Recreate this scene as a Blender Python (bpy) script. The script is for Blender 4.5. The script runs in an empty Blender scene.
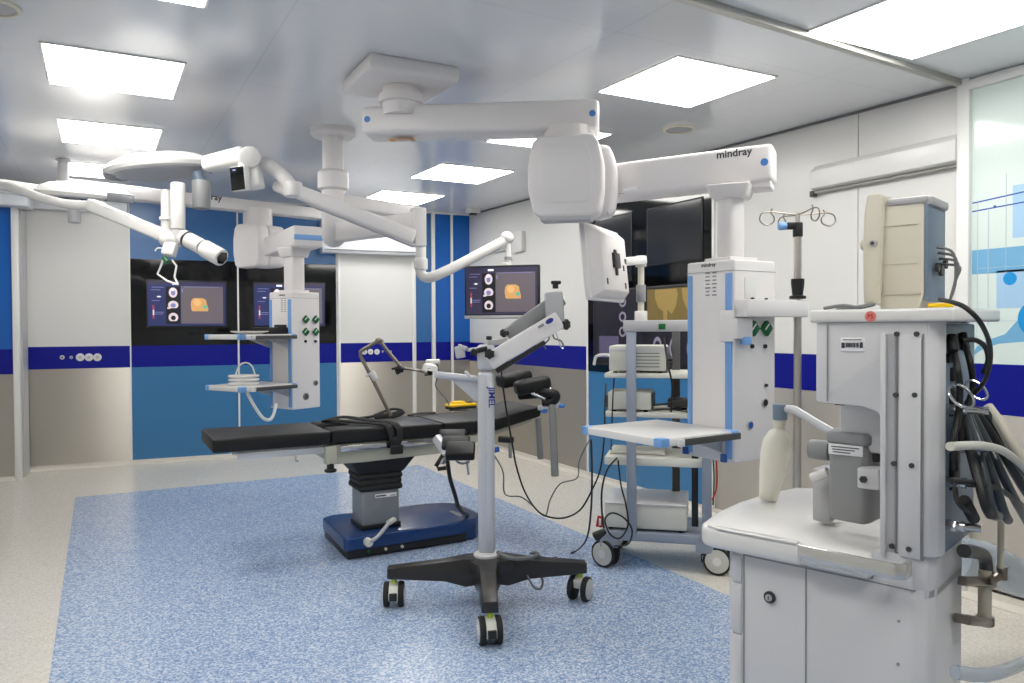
import bpy, bmesh, math, random
from mathutils import Vector, Matrix
random.seed(4)
S = bpy.context.scene
COL = S.collection
V = Vector
rad = math.radians

# ------------------------------------------------------------------ camera
F = 768.08
HC = 1.3
YAW, PIT, ROLL = 4.92937063e-01, -1.78273022e-02, -4.71341700e-03
_fw = V((math.sin(YAW)*math.cos(PIT), math.cos(YAW)*math.cos(PIT), math.sin(PIT)))
_rt = V((math.cos(YAW), -math.sin(YAW), 0))
_up = _rt.cross(_fw)
RT = _rt*math.cos(ROLL) + _up*math.sin(ROLL)
UP = -_rt*math.sin(ROLL) + _up*math.cos(ROLL)
FW = _fw
CAM = V((0, 0, HC))
cd = bpy.data.cameras.new('camera')
cam = bpy.data.objects.new('camera', cd)
COL.objects.link(cam)
cam.matrix_world = Matrix(((RT.x, UP.x, -FW.x, 0), (RT.y, UP.y, -FW.y, 0), (RT.z, UP.z, -FW.z, HC), (0, 0, 0, 1)))
cd.sensor_width = 36
cd.lens = F/1024*36
cd.clip_start = .02
S.camera = cam

# survey of the place: a sight line and the surface or distance it meets gives a point in metres
def ray(x, y): return RT*((x-512)/F) - UP*((y-341.5)/F) + FW
def P(x, y, d): return CAM + ray(x, y)*d
def PPL(x, y, p, n):
    r = ray(x, y)
    return CAM + r*((V(p)-CAM).dot(n)/r.dot(n))
def PZ(x, y, z): return PPL(x, y, V((0, 0, z)), V((0, 0, 1)))
def PY(x, y, Y): return PPL(x, y, V((0, Y, 0)), V((0, 1, 0)))
def ceil_z(y): return 2.486 + .0193*(y-2.37)

# ------------------------------------------------------------------ materials
def srgb(r, g, b):
    f = lambda c: (c/12.92 if c <= .04045 else ((c+.055)/1.055)**2.4)
    return (f(r/255), f(g/255), f(b/255), 1)
def mat(name, rgb, rough=.5, metal=0., noise=0., scale=40., bump=0., coat=0., spec=.5):
    m = bpy.data.materials.new(name); m.use_nodes = True
    nt = m.node_tree; b = nt.nodes['Principled BSDF']
    c = srgb(*rgb)
    b.inputs['Base Color'].default_value = c
    b.inputs['Roughness'].default_value = rough
    b.inputs['Metallic'].default_value = metal
    b.inputs['Specular IOR Level'].default_value = spec
    if coat:
        b.inputs['Coat Weight'].default_value = coat
        b.inputs['Coat Roughness'].default_value = .05
    if noise or bump:
        tc = nt.nodes.new('ShaderNodeTexCoord')
        nz = nt.nodes.new('ShaderNodeTexNoise'); nz.inputs['Scale'].default_value = scale; nz.inputs['Detail'].default_value = 3
        nt.links.new(tc.outputs['Object'], nz.inputs['Vector'])
        if noise:
            mx = nt.nodes.new('ShaderNodeMix'); mx.data_type = 'RGBA'
            mx.inputs[6].default_value = tuple(max(0, v*(1-noise)) for v in c[:3])+(1,)
            mx.inputs[7].default_value = tuple(min(1, v*(1+noise)) for v in c[:3])+(1,)
            nt.links.new(nz.outputs['Fac'], mx.inputs[0]); nt.links.new(mx.outputs[2], b.inputs['Base Color'])
        if bump:
            bp = nt.nodes.new('ShaderNodeBump'); bp.inputs['Strength'].default_value = bump; bp.inputs['Distance'].default_value = .002
            nt.links.new(nz.outputs['Fac'], bp.inputs['Height']); nt.links.new(bp.outputs['Normal'], b.inputs['Normal'])
    return m
def emis(name, rgb, strength):
    m = mat(name, rgb, .4); b = m.node_tree.nodes['Principled BSDF']
    b.inputs['Emission Color'].default_value = srgb(*rgb); b.inputs['Emission Strength'].default_value = strength
    return m
def glassmat(name, rgb, rough=.1, alpha=.4):
    m = mat(name, rgb, rough); m.node_tree.nodes['Principled BSDF'].inputs['Alpha'].default_value = alpha
    return m
def speckle(name, base, dark, light, scale, rough, patch=0):
    m = mat(name, base, rough); nt = m.node_tree; b = nt.nodes['Principled BSDF']
    tc = nt.nodes.new('ShaderNodeTexCoord')
    vo = nt.nodes.new('ShaderNodeTexVoronoi'); vo.inputs['Scale'].default_value = scale; vo.inputs['Randomness'].default_value = 1
    nz = nt.nodes.new('ShaderNodeTexNoise'); nz.inputs['Scale'].default_value = scale*.45; nz.inputs['Detail'].default_value = 4; nz.inputs['Roughness'].default_value = .7
    sep = nt.nodes.new('ShaderNodeSeparateColor')
    ad = nt.nodes.new('ShaderNodeMath'); ad.operation = 'MULTIPLY_ADD'; ad.inputs[1].default_value = .55
    ml = nt.nodes.new('ShaderNodeMath'); ml.operation = 'MULTIPLY'; ml.inputs[1].default_value = .5
    rp = nt.nodes.new('ShaderNodeValToRGB'); e = rp.color_ramp.elements
    e[0].position = .25; e[0].color = srgb(*dark); e[1].position = .85; e[1].color = srgb(*light)
    mid = rp.color_ramp.elements.new(.52); mid.color = srgb(*base)
    L = nt.links.new
    L(tc.outputs['Object'], vo.inputs['Vector']); L(tc.outputs['Object'], nz.inputs['Vector'])
    L(vo.outputs['Color'], sep.inputs[0]); L(nz.outputs['Fac'], ml.inputs[0])
    L(sep.outputs[0], ad.inputs[0]); L(ml.outputs[0], ad.inputs[2]); L(ad.outputs[0], rp.inputs['Fac']); L(rp.outputs['Color'], b.inputs['Base Color'])
    return m
def brushed(name, rgb, rough):
    # horizontally brushed sheet: highlights stretch upright
    m = mat(name, rgb, rough, 1., noise=.03, scale=1.5); nt = m.node_tree; b = nt.nodes['Principled BSDF']
    cx = nt.nodes.new('ShaderNodeCombineXYZ'); cx.inputs[2].default_value = 1
    nt.links.new(cx.outputs[0], b.inputs['Tangent']); b.inputs['Anisotropic'].default_value = .95
    return m
def ceilmat():
    m = mat('ceiling panels', (226, 228, 231), .2, .14); nt = m.node_tree; b = nt.nodes['Principled BSDF']
    tc = nt.nodes.new('ShaderNodeTexCoord'); br = nt.nodes.new('ShaderNodeTexBrick')
    br.offset = 0; br.inputs['Scale'].default_value = 1; br.inputs['Brick Width'].default_value = 1.2; br.inputs['Row Height'].default_value = 1.435
    br.inputs['Mortar Size'].default_value = .004; br.inputs['Mortar Smooth'].default_value = .2
    br.inputs['Color1'].default_value = srgb(226, 228, 231); br.inputs['Color2'].default_value = srgb(227, 229, 232); br.inputs['Mortar'].default_value = srgb(216, 218, 221)
    mp = nt.nodes.new('ShaderNodeMapping'); mp.inputs['Location'].default_value = (.55, .33, 0)
    nt.links.new(tc.outputs['Object'], mp.inputs['Vector']); nt.links.new(mp.outputs['Vector'], br.inputs['Vector']); nt.links.new(br.outputs['Color'], b.inputs['Base Color'])
    return m

M = dict(
    ceiling=ceilmat(),
    beige_floor=speckle('speckled beige vinyl', (212, 208, 198), (196, 191, 181), (224, 220, 212), 170, .25),
    blue_floor=speckle('speckled blue vinyl', (156, 175, 204), (108, 137, 182), (214, 220, 230), 150, .24),
    cove=mat('beige cove', (208, 203, 193), .35, noise=.05),
    white_wall=mat('white wall panel', (214, 213, 210), .28, noise=.01, scale=3),
    door_white=mat('white door panel', (216, 216, 213), .3),
    header_white=mat('satin white header', (222, 225, 230), .25),
    blue_deep=mat('deep blue panel', (0, 88, 172), .3),
    blue_mid=mat('mid blue panel', (52, 104, 158), .3),
    blue_lower=mat('lower blue panel', (54, 114, 162), .3),
    stripe=mat('navy stripe', (0, 10, 130), .42, spec=.3),
    steel=brushed('brushed steel panel', (198, 193, 184), .44), steel_bright=mat('polished steel rail', (206, 204, 200), .25, .75),
    trim=mat('white aluminium trim', (222, 222, 220), .3),
    joint_gap_dark=mat('dark joint and gap shade', (98, 100, 102), .5),
    trim_grey=mat('grey trim', (176, 174, 168), .35, .3),
    black_glass=mat('black glass', (6, 7, 9), .06, spec=.6),
    dark_grey_panel=mat('plain grey panel', (44, 46, 50), .12),
    frosted=mat('frosted green white glass', (208, 221, 216), .12, coat=.5),
    print_blue=mat('printed light blue', (160, 194, 222), .2),
    print_mid=mat('printed sky blue', (112, 168, 204), .2),
    print_cyan=mat('printed cyan', (30, 142, 206), .2),
    print_line=mat('printed blue line', (50, 90, 170), .2),
    print_grey=mat('printed grey line', (170, 190, 200), .2),
    white=mat('white enamel', (210, 209, 210), .3, noise=.01, scale=8),
    white_plastic=mat('warm white plastic', (224, 220, 219), .38, noise=.012, scale=10),
    white_gloss=mat('white gloss plastic', (224, 222, 219), .22),
    cream=mat('cream plastic', (214, 208, 190), .42),
    offwhite=mat('off white device case', (214, 213, 203), .42),
    grey_light=mat('light grey plastic', (178, 178, 180), .4),
    grey_mid=mat('mid grey plastic', (140, 141, 142), .42),
    grey_blue=mat('blue grey plastic', (112, 128, 146), .4),
    grey_dark=mat('dark grey plastic', (72, 72, 72), .45),
    silver=mat('silver painted metal', (204, 205, 209), .36, .4),
    chrome=mat('chrome', (205, 205, 205), .14, 1.),
    steel_tube=mat('dull steel tube', (196, 190, 182), .28, .9),
    post_grey=mat('blue grey painted post', (150, 158, 172), .4, .2),
    black=mat('black plastic', (22, 22, 23), .45),
    rubber=mat('black rubber', (28, 28, 29), .7),
    vinyl=mat('black vinyl upholstery', (26, 26, 27), .42, bump=.15, scale=160, spec=.3),
    strap=mat('black webbing', (18, 18, 19), .8, bump=.4, scale=300),
    base_black=mat('satin black base', (40, 38, 37), .38),
    table_blue=mat('deep blue lacquer', (8, 52, 108), .3, coat=.2),
    table_beige=mat('beige grey enamel', (178, 176, 160), .4),
    pend_blue=mat('soft blue plastic', (118, 164, 218), .4),
    pend_blue_dark=mat('dark blue plastic', (44, 84, 160), .4),
    green=mat('green enamel', (10, 96, 44), .3),
    lime=mat('lime plastic', (190, 214, 60), .4),
    yellow=mat('yellow plastic', (250, 206, 10), .4),
    orange=mat('orange sticker', (205, 150, 90), .5),
    magenta=mat('magenta sticker', (130, 40, 110), .5),
    red=mat('red plastic', (190, 40, 40), .5),
    pink=mat('salmon sticker', (222, 128, 116), .5),
    ink=mat('dark ink', (58, 58, 62), .5),
    ink_light=mat('faint ink', (140, 140, 144), .5),
    ink_blue=mat('blue ink', (36, 50, 140), .5),
    paper=mat('white sticker', (236, 236, 238), .5),
    dot_blue=mat('blue cap', (70, 130, 200), .4),
    bag=glassmat('translucent cream rubber', (234, 231, 216), .35, .95),
    hose_clear=glassmat('clear bluish hose', (176, 188, 200), .15, .55),
    hose_white=mat('milky hose', (206, 204, 192), .35),
    hose_grey=mat('grey black hose', (52, 58, 62), .35),
    wheel_grey=mat('pale grey wheel disc', (198, 196, 190), .4),
    cable=mat('black cable', (20, 20, 21), .5),
    cable_grey=mat('grey cable', (110, 112, 112), .5),
    tube_white=mat('white tube', (225, 225, 222), .4),
    amber=glassmat('beige translucent cylinder', (190, 184, 166), .25, .85),
    silver_dark=mat('satin grey metal', (148, 150, 154), .35, .5), steel_dark=mat('aged steel', (128, 120, 112), .3, .8), seam=mat('cream seam', (184, 178, 162), .5),
    lamp_grey=mat('lamp end grey', (150, 152, 156), .25, .2),
    diffuser=emis('lit diffuser', (255, 253, 248), 14),
    scr_bg=emis('screen violet', (52, 47, 74), .45),
    scr_blue=emis('screen navy', (36, 44, 92), .45),
    scr_grey=emis('screen grey', (100, 92, 98), .45),
    scr_dark=emis('screen black', (8, 8, 12), .2),
    scr_bone=emis('screen bone', (206, 192, 196), .62),
    scr_skull=emis('screen ochre', (196, 148, 92), .62),
    scr_skull_hi=emis('screen ochre light', (210, 166, 108), .66),
    scr_teal=emis('screen teal', (80, 160, 130), .7),
    scr_red=emis('screen red', (170, 56, 80), .4),
    scr_white=emis('screen white', (230, 232, 240), .8),
    scr_line=emis('screen pale line', (120, 122, 170), .6),
    scr_dim=emis('screen dim violet', (22, 20, 32), .2), scr_dim2=emis('screen dim lilac', (84, 78, 104), .25), scr_dim3=emis('screen dim bone', (130, 122, 140), .35), scr_dimred=emis('screen dim brown', (112, 78, 66), .3),
    scr_olive=emis('screen olive', (104, 88, 44), .35),
    scr_olive_hi=emis('screen olive light', (140, 118, 66), .4),
)

# ------------------------------------------------------------------ building helpers
WORLD = {}
def rot_to(d, up=V((0, 0, 1))):
    d = V(d).normalized()
    u = V(up)
    if abs(d.dot(u)) > .995: u = V((1, 0, 0)) if abs(d.x) < .9 else V((0, 1, 0))
    y = u.cross(d).normalized(); z = d.cross(y)
    return Matrix((d, y, z)).transposed().to_4x4()      # x axis along d
def frame(o, x, y, z):
    m = Matrix((V(x).normalized(), V(y).normalized(), V(z).normalized())).transposed().to_4x4()
    m.translation = V(o); return m
class MB:
    def __init__(s, X=None): s.bm = bmesh.new(); s.X = X or Matrix.Identity(4); s.mats = []
    def _add(s, t, m=None, mx=None):
        if m is not None:
            if m not in s.mats: s.mats.append(m)
            i = s.mats.index(m)
            for f in t.faces: f.material_index = i
        t.transform(s.X @ mx if mx is not None else s.X)
        me = bpy.data.meshes.new('tmp'); t.to_mesh(me); t.free(); s.bm.from_mesh(me); bpy.data.meshes.remove(me)
        return s
    def box(s, c, size, bev=0, seg=2, mx=None, m=None, taper=None):
        t = bmesh.new(); bmesh.ops.create_cube(t, size=1)
        for v in t.verts:
            k = taper if (taper and v.co.z < 0) else (1, 1)
            v.co = V((v.co.x*size[0]*k[0], v.co.y*size[1]*k[1], v.co.z*size[2]))
        if bev: bmesh.ops.bevel(t, geom=t.edges[:], offset=bev, segments=seg, profile=.5, affect='EDGES')
        T = Matrix.Translation(V(c))
        return s._add(t, m, mx @ T if mx is not None else T)
    def beam(s, a, b, w, h, bev=0, seg=2, m=None, up=V((0, 0, 1)), taper=1):
        a, b = V(a), V(b); t = bmesh.new(); bmesh.ops.create_cube(t, size=1); L = (b-a).length
        for v in t.verts:
            k = taper if v.co.x > 0 else 1
            v.co = V((v.co.x*L, v.co.y*w*k, v.co.z*h*k))
        if bev: bmesh.ops.bevel(t, geom=t.edges[:], offset=bev, segments=seg, profile=.5, affect='EDGES')
        mx = rot_to(b-a, up); mx.translation = (a+b)/2
        return s._add(t, m, mx)
    def cyl(s, a, b, r, r2=None, n=24, m=None, bev=0):
        a, b = V(a), V(b); t = bmesh.new()
        bmesh.ops.create_cone(t, cap_ends=True, segments=n, radius1=r, radius2=r if r2 is None else r2, depth=(b-a).length)
        if bev:
            es = [e for e in t.edges if len(e.link_faces) == 2 and any(len(f.verts) > 4 for f in e.link_faces)]
            bmesh.ops.bevel(t, geom=es, offset=bev, segments=2, profile=.5, affect='EDGES')
        t.transform(Matrix(((0, 0, 1, 0), (0, 1, 0, 0), (-1, 0, 0, 0), (0, 0, 0, 1))))
        mx = rot_to(b-a); mx.translation = (a+b)/2
        return s._add(t, m, mx)
    def sphere(s, c, r, sc=(1, 1, 1), m=None, mx=None):
        t = bmesh.new(); bmesh.ops.create_uvsphere(t, u_segments=24, v_segments=14, radius=r)
        for v in t.verts: v.co = V((v.co.x*sc[0], v.co.y*sc[1], v.co.z*sc[2]))
        T = Matrix.Translation(V(c))
        return s._add(t, m, mx @ T if mx is not None else T)
    def lathe(s, prof, mx=None, n=32, m=None):
        t = bmesh.new(); rings = []
        for r, z in prof:
            rings.append([t.verts.new((r*math.cos(2*math.pi*i/n), r*math.sin(2*math.pi*i/n), z)) for i in range(n)])
        for A, B in zip(rings, rings[1:]):
            for i in range(n): t.faces.new((A[i], A[(i+1) % n], B[(i+1) % n], B[i]))
        t.faces.new(list(reversed(rings[0]))); t.faces.new(rings[-1])
        bmesh.ops.remove_doubles(t, verts=t.verts[:], dist=1e-5)
        bmesh.ops.recalc_face_normals(t, faces=t.faces[:])
        return s._add(t, m, mx)
    def prism(s, poly, z0, z1, mx=None, bev=0, m=None, seg=2):
        t = bmesh.new()
        A = [t.verts.new((x, y, z0)) for x, y in poly]; f = t.faces.new(A)
        r = bmesh.ops.extrude_face_region(t, geom=[f])
        for v in r['geom']:
            if isinstance(v, bmesh.types.BMVert): v.co.z = z1
        bmesh.ops.recalc_face_normals(t, faces=t.faces[:])
        if bev: bmesh.ops.bevel(t, geom=t.edges[:], offset=bev, segments=seg, profile=.5, affect='EDGES')
        return s._add(t, m, mx)
    def tube(s, pts, r, n=10, m=None, smooth=True, sub=8, closed=False, flat=None):
        pts = [V(p) for p in pts]
        if smooth and len(pts) > 2:
            Q = []; N = len(pts); rng = range(N if closed else N-1)
            for i in rng:
                if closed: p0, p1, p2, p3 = pts[(i-1) % N], pts[i], pts[(i+1) % N], pts[(i+2) % N]
                else: p0, p1, p2, p3 = pts[max(i-1, 0)], pts[i], pts[i+1], pts[min(i+2, N-1)]
                for k in range(sub):
                    u = k/sub
                    Q.append(.5*((2*p1)+(p2-p0)*u+(2*p0-5*p1+4*p2-p3)*u*u+(3*p1-p0-3*p2+p3)*u**3))
            if not closed: Q.append(pts[-1])
            pts = Q
        t = bmesh.new(); rings = []; N = len(pts); up = None
        for i, p in enumerate(pts):
            if closed: d = pts[(i+1) % N]-pts[(i-1) % N]
            else: d = pts[min(i+1, N-1)]-pts[max(i-1, 0)]
            if d.length < 1e-9: d = V((0, 0, 1))
            d.normalize()
            if up is None: up = V((0, 0, 1)) if abs(d.z) < .9 else V((1, 0, 0))
            x = up - d*up.dot(d)
            if x.length < 1e-6: x = d.orthogonal()
            x.normalize(); y = d.cross(x); up = x
            rx, ry = (r, r) if flat is None else flat
            rings.append([t.verts.new(p + x*math.cos(2*math.pi*k/n)*rx + y*math.sin(2*math.pi*k/n)*ry) for k in range(n)])
        pr = list(zip(rings, rings[1:])) + ([(rings[-1], rings[0])] if closed else [])
        for A, B in pr:
            for k in range(n): t.faces.new((A[k], A[(k+1) % n], B[(k+1) % n], B[k]))
        if not closed: t.faces.new(list(reversed(rings[0]))); t.faces.new(rings[-1])
        bmesh.ops.recalc_face_normals(t, faces=t.faces[:])
        return s._add(t, m)
    def build(s, name, m, parent=None, sharp=38):
        me = bpy.data.meshes.new(name)
        if parent is not None: s.bm.transform(WORLD[parent.name].inverted())
        s.bm.to_mesh(me); s.bm.free()
        for mm in (s.mats or [m]): me.materials.append(mm)
        me.polygons.foreach_set('use_smooth', [True]*len(me.polygons)); me.set_sharp_from_angle(angle=rad(sharp)); me.update()
        o = bpy.data.objects.new(name, me); COL.objects.link(o)
        WORLD[o.name] = WORLD[parent.name] if parent is not None else Matrix.Identity(4)
        if parent is not None: o.parent = parent
        return o
def tag(o, label, cat, group=None):
    o['label'] = label; o['category'] = cat
    if group: o['group'] = group
    return o
def thing(name, label, cat, loc=(0, 0, 0), group=None, mx=None):
    o = bpy.data.objects.new(name, None); COL.objects.link(o); o.empty_display_size = .05
    mw = mx.copy() if mx is not None else Matrix.Translation(V(loc))
    o.matrix_world = mw; WORLD[o.name] = mw
    return tag(o, label, cat, group)
def struct(name, mb, m, parent=None):
    o = mb.build(name, m, parent); o['kind'] = 'structure'; return o
def one(name, mb, m, label, cat, group=None):
    """a thing that is one mesh: origin moved to the middle of its base"""
    o = mb.build(name, m)
    xs = [v.co for v in o.data.vertices]
    c = V(((min(v.x for v in xs)+max(v.x for v in xs))/2, (min(v.y for v in xs)+max(v.y for v in xs))/2, min(v.z for v in xs)))
    o.data.transform(Matrix.Translation(-c)); o.location = c; WORLD[o.name] = Matrix.Translation(c)
    return tag(o, label, cat, group)
def relabel(o, text): o['label'] = text; return o
def lettering(body, size, mx, m, parent, name='lettering', ext=.0005, sx=1., bold=.014):
    cu = bpy.data.curves.new('t', 'FONT'); cu.body = body; cu.size = size; cu.align_x = 'CENTER'; cu.align_y = 'CENTER'; cu.extrude = ext; cu.resolution_u = 3; cu.offset = bold*size
    ob = bpy.data.objects.new('t', cu); COL.objects.link(ob)
    bpy.context.view_layer.update()
    me = bpy.data.meshes.new_from_object(ob.evaluated_get(bpy.context.evaluated_depsgraph_get()))
    bpy.data.objects.remove(ob); bpy.data.curves.remove(cu)
    me.transform(Matrix.Diagonal((sx, 1, 1, 1))); me.transform(WORLD[parent.name].inverted() @ mx)
    me.materials.clear(); me.materials.append(m); me.name = name
    o = bpy.data.objects.new(name, me); COL.objects.link(o); o.parent = parent; WORLD[o.name] = WORLD[parent.name]
    return o
def copy_tree(o, parent=None):
    c = o.copy(); COL.objects.link(c)
    if parent is not None: c.parent = parent; c.matrix_parent_inverse = o.matrix_parent_inverse
    for ch in list(o.children): copy_tree(ch, c)
    return c
def bolt_ring(mb, c, n, r, m=None):
    mb.cyl(V(c), V(c)+V(n).normalized()*.004, r, n=12, m=m)

# ================================================================== SETTING
XR = 3.747
NB = V((.0717, 1, 0)).normalized(); UB = V((1, -.0717, 0)).normalized()
OB = V((-.6, 8.3, 0))
BW = frame(OB, UB, NB, (0, 0, 1))                     # back wall: x along it, -y into the room
RW = frame((XR, 8.02, 0), (0, -1, 0), (1, 0, 0), (0, 0, 1))   # right wall: x towards the camera, -y into the room
def rb(b): return BW.inverted() @ b
def PB(x, y, off=0):
    q = BW.inverted() @ PPL(x, y, OB - NB*off, NB); return q.x, q.z
def PR(x, y, off=0):
    q = RW.inverted() @ PPL(x, y, V((XR-off, 0, 0)), V((1, 0, 0))); return q.x, q.z
def slab(mb, x0, x1, z0, z1, y0=-.02, y1=0., bev=0., m=None):
    return mb.box(((x0+x1)/2, (y0+y1)/2, (z0+z1)/2), (x1-x0, y1-y0, z1-z0), bev, m=m)

YF = -1.6; XL = -1.55
b = MB(); b.box(((XL+XR)/2, 3.5, -.05), (XR-XL+.4, 10.6, .1)); struct('floor', b, M['beige_floor'])
b = MB(); b.box((1.24, 2.87, .001), (2.84, 7.92, .004)); fl = struct('floor_inlay', b, M['blue_floor'])
b = MB()
y0, y1 = YF-.2, 8.7
t = [(XL-.2, y0, ceil_z(y0)), (XR+.4, y0, ceil_z(y0)), (XR+.4, y1, ceil_z(y1)), (XL-.2, y1, ceil_z(y1))]
vs = [b.bm.verts.new(p) for p in t]; vt = [b.bm.verts.new(V(p)+V((0, 0, .1))) for p in t]
b.bm.faces.new(vs); b.bm.faces.new(list(reversed(vt)))
for i in range(4): b.bm.faces.new((vs[i], vt[i], vt[(i+1) % 4], vs[(i+1) % 4]))
bmesh.ops.recalc_face_normals(b.bm, faces=b.bm.faces[:])
struct('ceiling', b, M['ceiling'])

ST0, ST1 = .938, 1.145
HW = 2.75
# ---- back wall
b = MB(BW); slab(b, -1.2, 5., 0, HW, 0, .12); wb = struct('wall_back', b, M['white_wall'])
def bpanel(name, x0, x1, z0, z1, m, y=-.02): 
    b = MB(BW); slab(b, x0+.002, x1-.002, z0, z1, y); return struct(name, b, M[m], wb)
UC = 4.36
bpanel('white_panel', 0, .862, ST1, 2.6, 'white_wall'); bpanel('stripe', 0, .862, ST0, ST1, 'stripe', -.021); bpanel('steel_panel', 0, .862, .02, ST0, 'steel')
bpanel('blue_panel', .87, 1.84, 1.98, 2.6, 'blue_mid'); bpanel('blue_panel', 1.85, 2.835, 1.98, 2.6, 'blue_mid')
bpanel('stripe', .87, 1.84, ST0, ST1, 'stripe', -.021); bpanel('stripe', 1.85, 2.835, ST0, ST1, 'stripe', -.021)
bpanel('blue_panel', .87, 1.84, .02, ST0, 'blue_lower'); bpanel('blue_panel', 1.85, 2.835, .02, ST0, 'blue_lower')
for x0, x1, mm in ((3.70, 3.886, 'blue_mid'), (3.94, 4.115, 'blue_deep'), (4.15, UC, 'blue_deep')):
    bpanel('blue_panel', x0, x1, ST1, 2.6, mm); bpanel('stripe', x0, x1, ST0, ST1, 'stripe', -.021); bpanel('steel_panel', x0, x1, .02, ST0, 'steel')
bpanel('white_panel', 2.84, 3.69, 2.05, 2.6, 'white_wall')
for x0, x1, d in ((.860, .872, -.028), (1.836, 1.853, -.03), (2.828, 2.845, -.03), (3.89, 3.932, -.035), (4.118, 4.148, -.026)):
    b = MB(BW); slab(b, x0, x1, .05, 2.6, d, .0); struct('trim', b, M['trim'], wb)
# black window with two displays
b = MB(BW); slab(b, .872, 1.836, ST1, 1.98, -.024); w1 = struct('window_1', b, M['black_glass'])
b = MB(BW); slab(b, 1.853, 2.828, ST1, 1.975, -.024); w2 = struct('window_2', b, M['black_glass'])

def screen(parent, mx, w, h, kind='ct', name='screen'):
    """picture on a display: mx has x right, y up, z towards the viewer, origin at the middle"""
    b = MB(mx)
    def q(x0, x1, y0, y1, m, lay): b.box(((x0+x1)/2*w-w/2, (y0+y1)/2*h-h/2, .0006*lay), (abs(x1-x0)*w, abs(y1-y0)*h, .0006), m=M[m])
    def ell(cx, cy, rx, ry, m, lay, n=20, fl=0):
        pts = []
        for i in range(n):
            a = 2*math.pi*i/n; px, py = math.cos(a), math.sin(a)
            if fl and py < -fl: py = -fl
            pts.append((cx*w-w/2+px*rx*w, cy*h-h/2+py*ry*h))
        b.prism(pts, .0006*lay, .0006*lay+.0006, m=M[m])
    if kind == 'olive':
        q(0, 1, 0, 1, 'scr_dark', 0)
        q(.02, .5, .03, .97, 'scr_dim', 1); q(.06, .26, .08, .38, 'scr_dim2', 2); q(.53, 1, .47, .98, 'scr_olive', 1); q(.53, 1, .04, .44, 'scr_dim', 1)
        b.prism([(x*w-w/2, y*h-h/2) for x, y in ((.60, .97), (.60, .86), (.63, .74), (.67, .70), (.675, .5), (.70, .5), (.705, .72), (.74, .66), (.775, .76), (.79, .9), (.78, .97))], .0012, .0018, m=M['scr_olive_hi'])
        b.prism([(x*w-w/2, y*h-h/2) for x, y in ((.82, .97), (.83, .84), (.86, .72), (.9, .7), (.92, .84), (.93, .97))], .0012, .0018, m=M['scr_olive_hi'])
        for i in range(3): ell(.3, .84-.2*i, .035, .07, 'scr_dim3', 3); ell(.3, .84-.2*i, .02, .042, 'scr_dark', 4)
        ell(.44, .62, .03, .08, 'scr_dimred', 3)
        for i in range(3): ell(.62+.14*i, .24, .04, .14, 'scr_dim3', 2); ell(.62+.14*i, .24, .025, .09, 'scr_dark', 3)
    else:
        side = 'scr_blue' if kind == 'wall' else 'scr_bg'
        q(0, 1, 0, 1, side, 0); q(.42, .97, .05, .9, 'scr_grey', 1); q(.23, .41, .04, .88, 'scr_dark', 1); q(0, 1, .93, 1, 'scr_bg', 1)
        q(.31, .39, .925, .965, 'scr_white', 2)
        for cy, rx, ry, fl in ((.75, .055, .115, 0), (.47, .066, .095, .75), (.19, .062, .105, .8)):
            ell(.32, cy, rx, ry, 'scr_bone', 2, fl=fl); ell(.32, cy-.01, rx*.5, ry*.5, 'scr_dark' if cy < .3 else 'scr_line', 3)
        ell(.315, .82, .02, .03, 'scr_white', 4); q(.245, .285, .38, .42, 'scr_bone', 3)
        pts = [(.555, .35), (.545, .48), (.555, .58), (.585, .63), (.7, .63), (.745, .59), (.755, .5), (.775, .38), (.77, .33), (.57, .33)]
        b.prism([(x*w-w/2, y*h-h/2) for x, y in pts], .0012, .0018, m=M['scr_skull'])
        ell(.63, .53, .05, .08, 'scr_skull_hi', 3); ell(.73, .43, .03, .04, 'scr_teal', 3)
        q(.06, .08, .2, .44, 'scr_bone', 2); q(.06, .08, .36, .47, 'scr_red', 3); q(.06, .08, .16, .24, 'scr_red', 3)
        for i, (x0, x1) in enumerate(((.05, .2), (.04, .16), (.1, .18), (.05, .15), (.09, .2), (.09, .19))):
            yy = (.86, .8, .65, .56, .3, .26)[i]; q(x0, x1, yy, yy+.012, 'scr_line', 2)
        q(.12, .16, .64, .67, 'scr_white', 3); q(.43, .445, .75, .84, 'scr_line', 2); q(.46, .92, .875, .885, 'scr_line', 2)
    return b.build(name, None, parent)

def wall_display(label, x0, x1, z0, z1):
    c = BW @ V(((x0+x1)/2, -.036, (z0+z1)/2))
    t = thing('wall_display', label, 'display', mx=frame(c, UB, (0, 0, 1), -NB))
    b = MB(BW); slab(b, x0-.012, x1+.012, z0-.014, z1+.014, -.034, -.0245, .002); b.build('bezel', M['black'], t)
    screen(t, frame(BW @ V(((x0+x1)/2, -.0345, (z0+z1)/2)), UB, (0, 0, 1), -NB), x1-x0, z1-z0, 'wall')
    return t
wall_display('lit wall display with brain scans behind black glass, left of the rear pendant', 1.02, 1.722, 1.335, 1.768)
wall_display('lit wall display behind the rear pendant column, mostly hidden by its housing', 2.0, 2.70, 1.335, 1.768)

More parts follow.
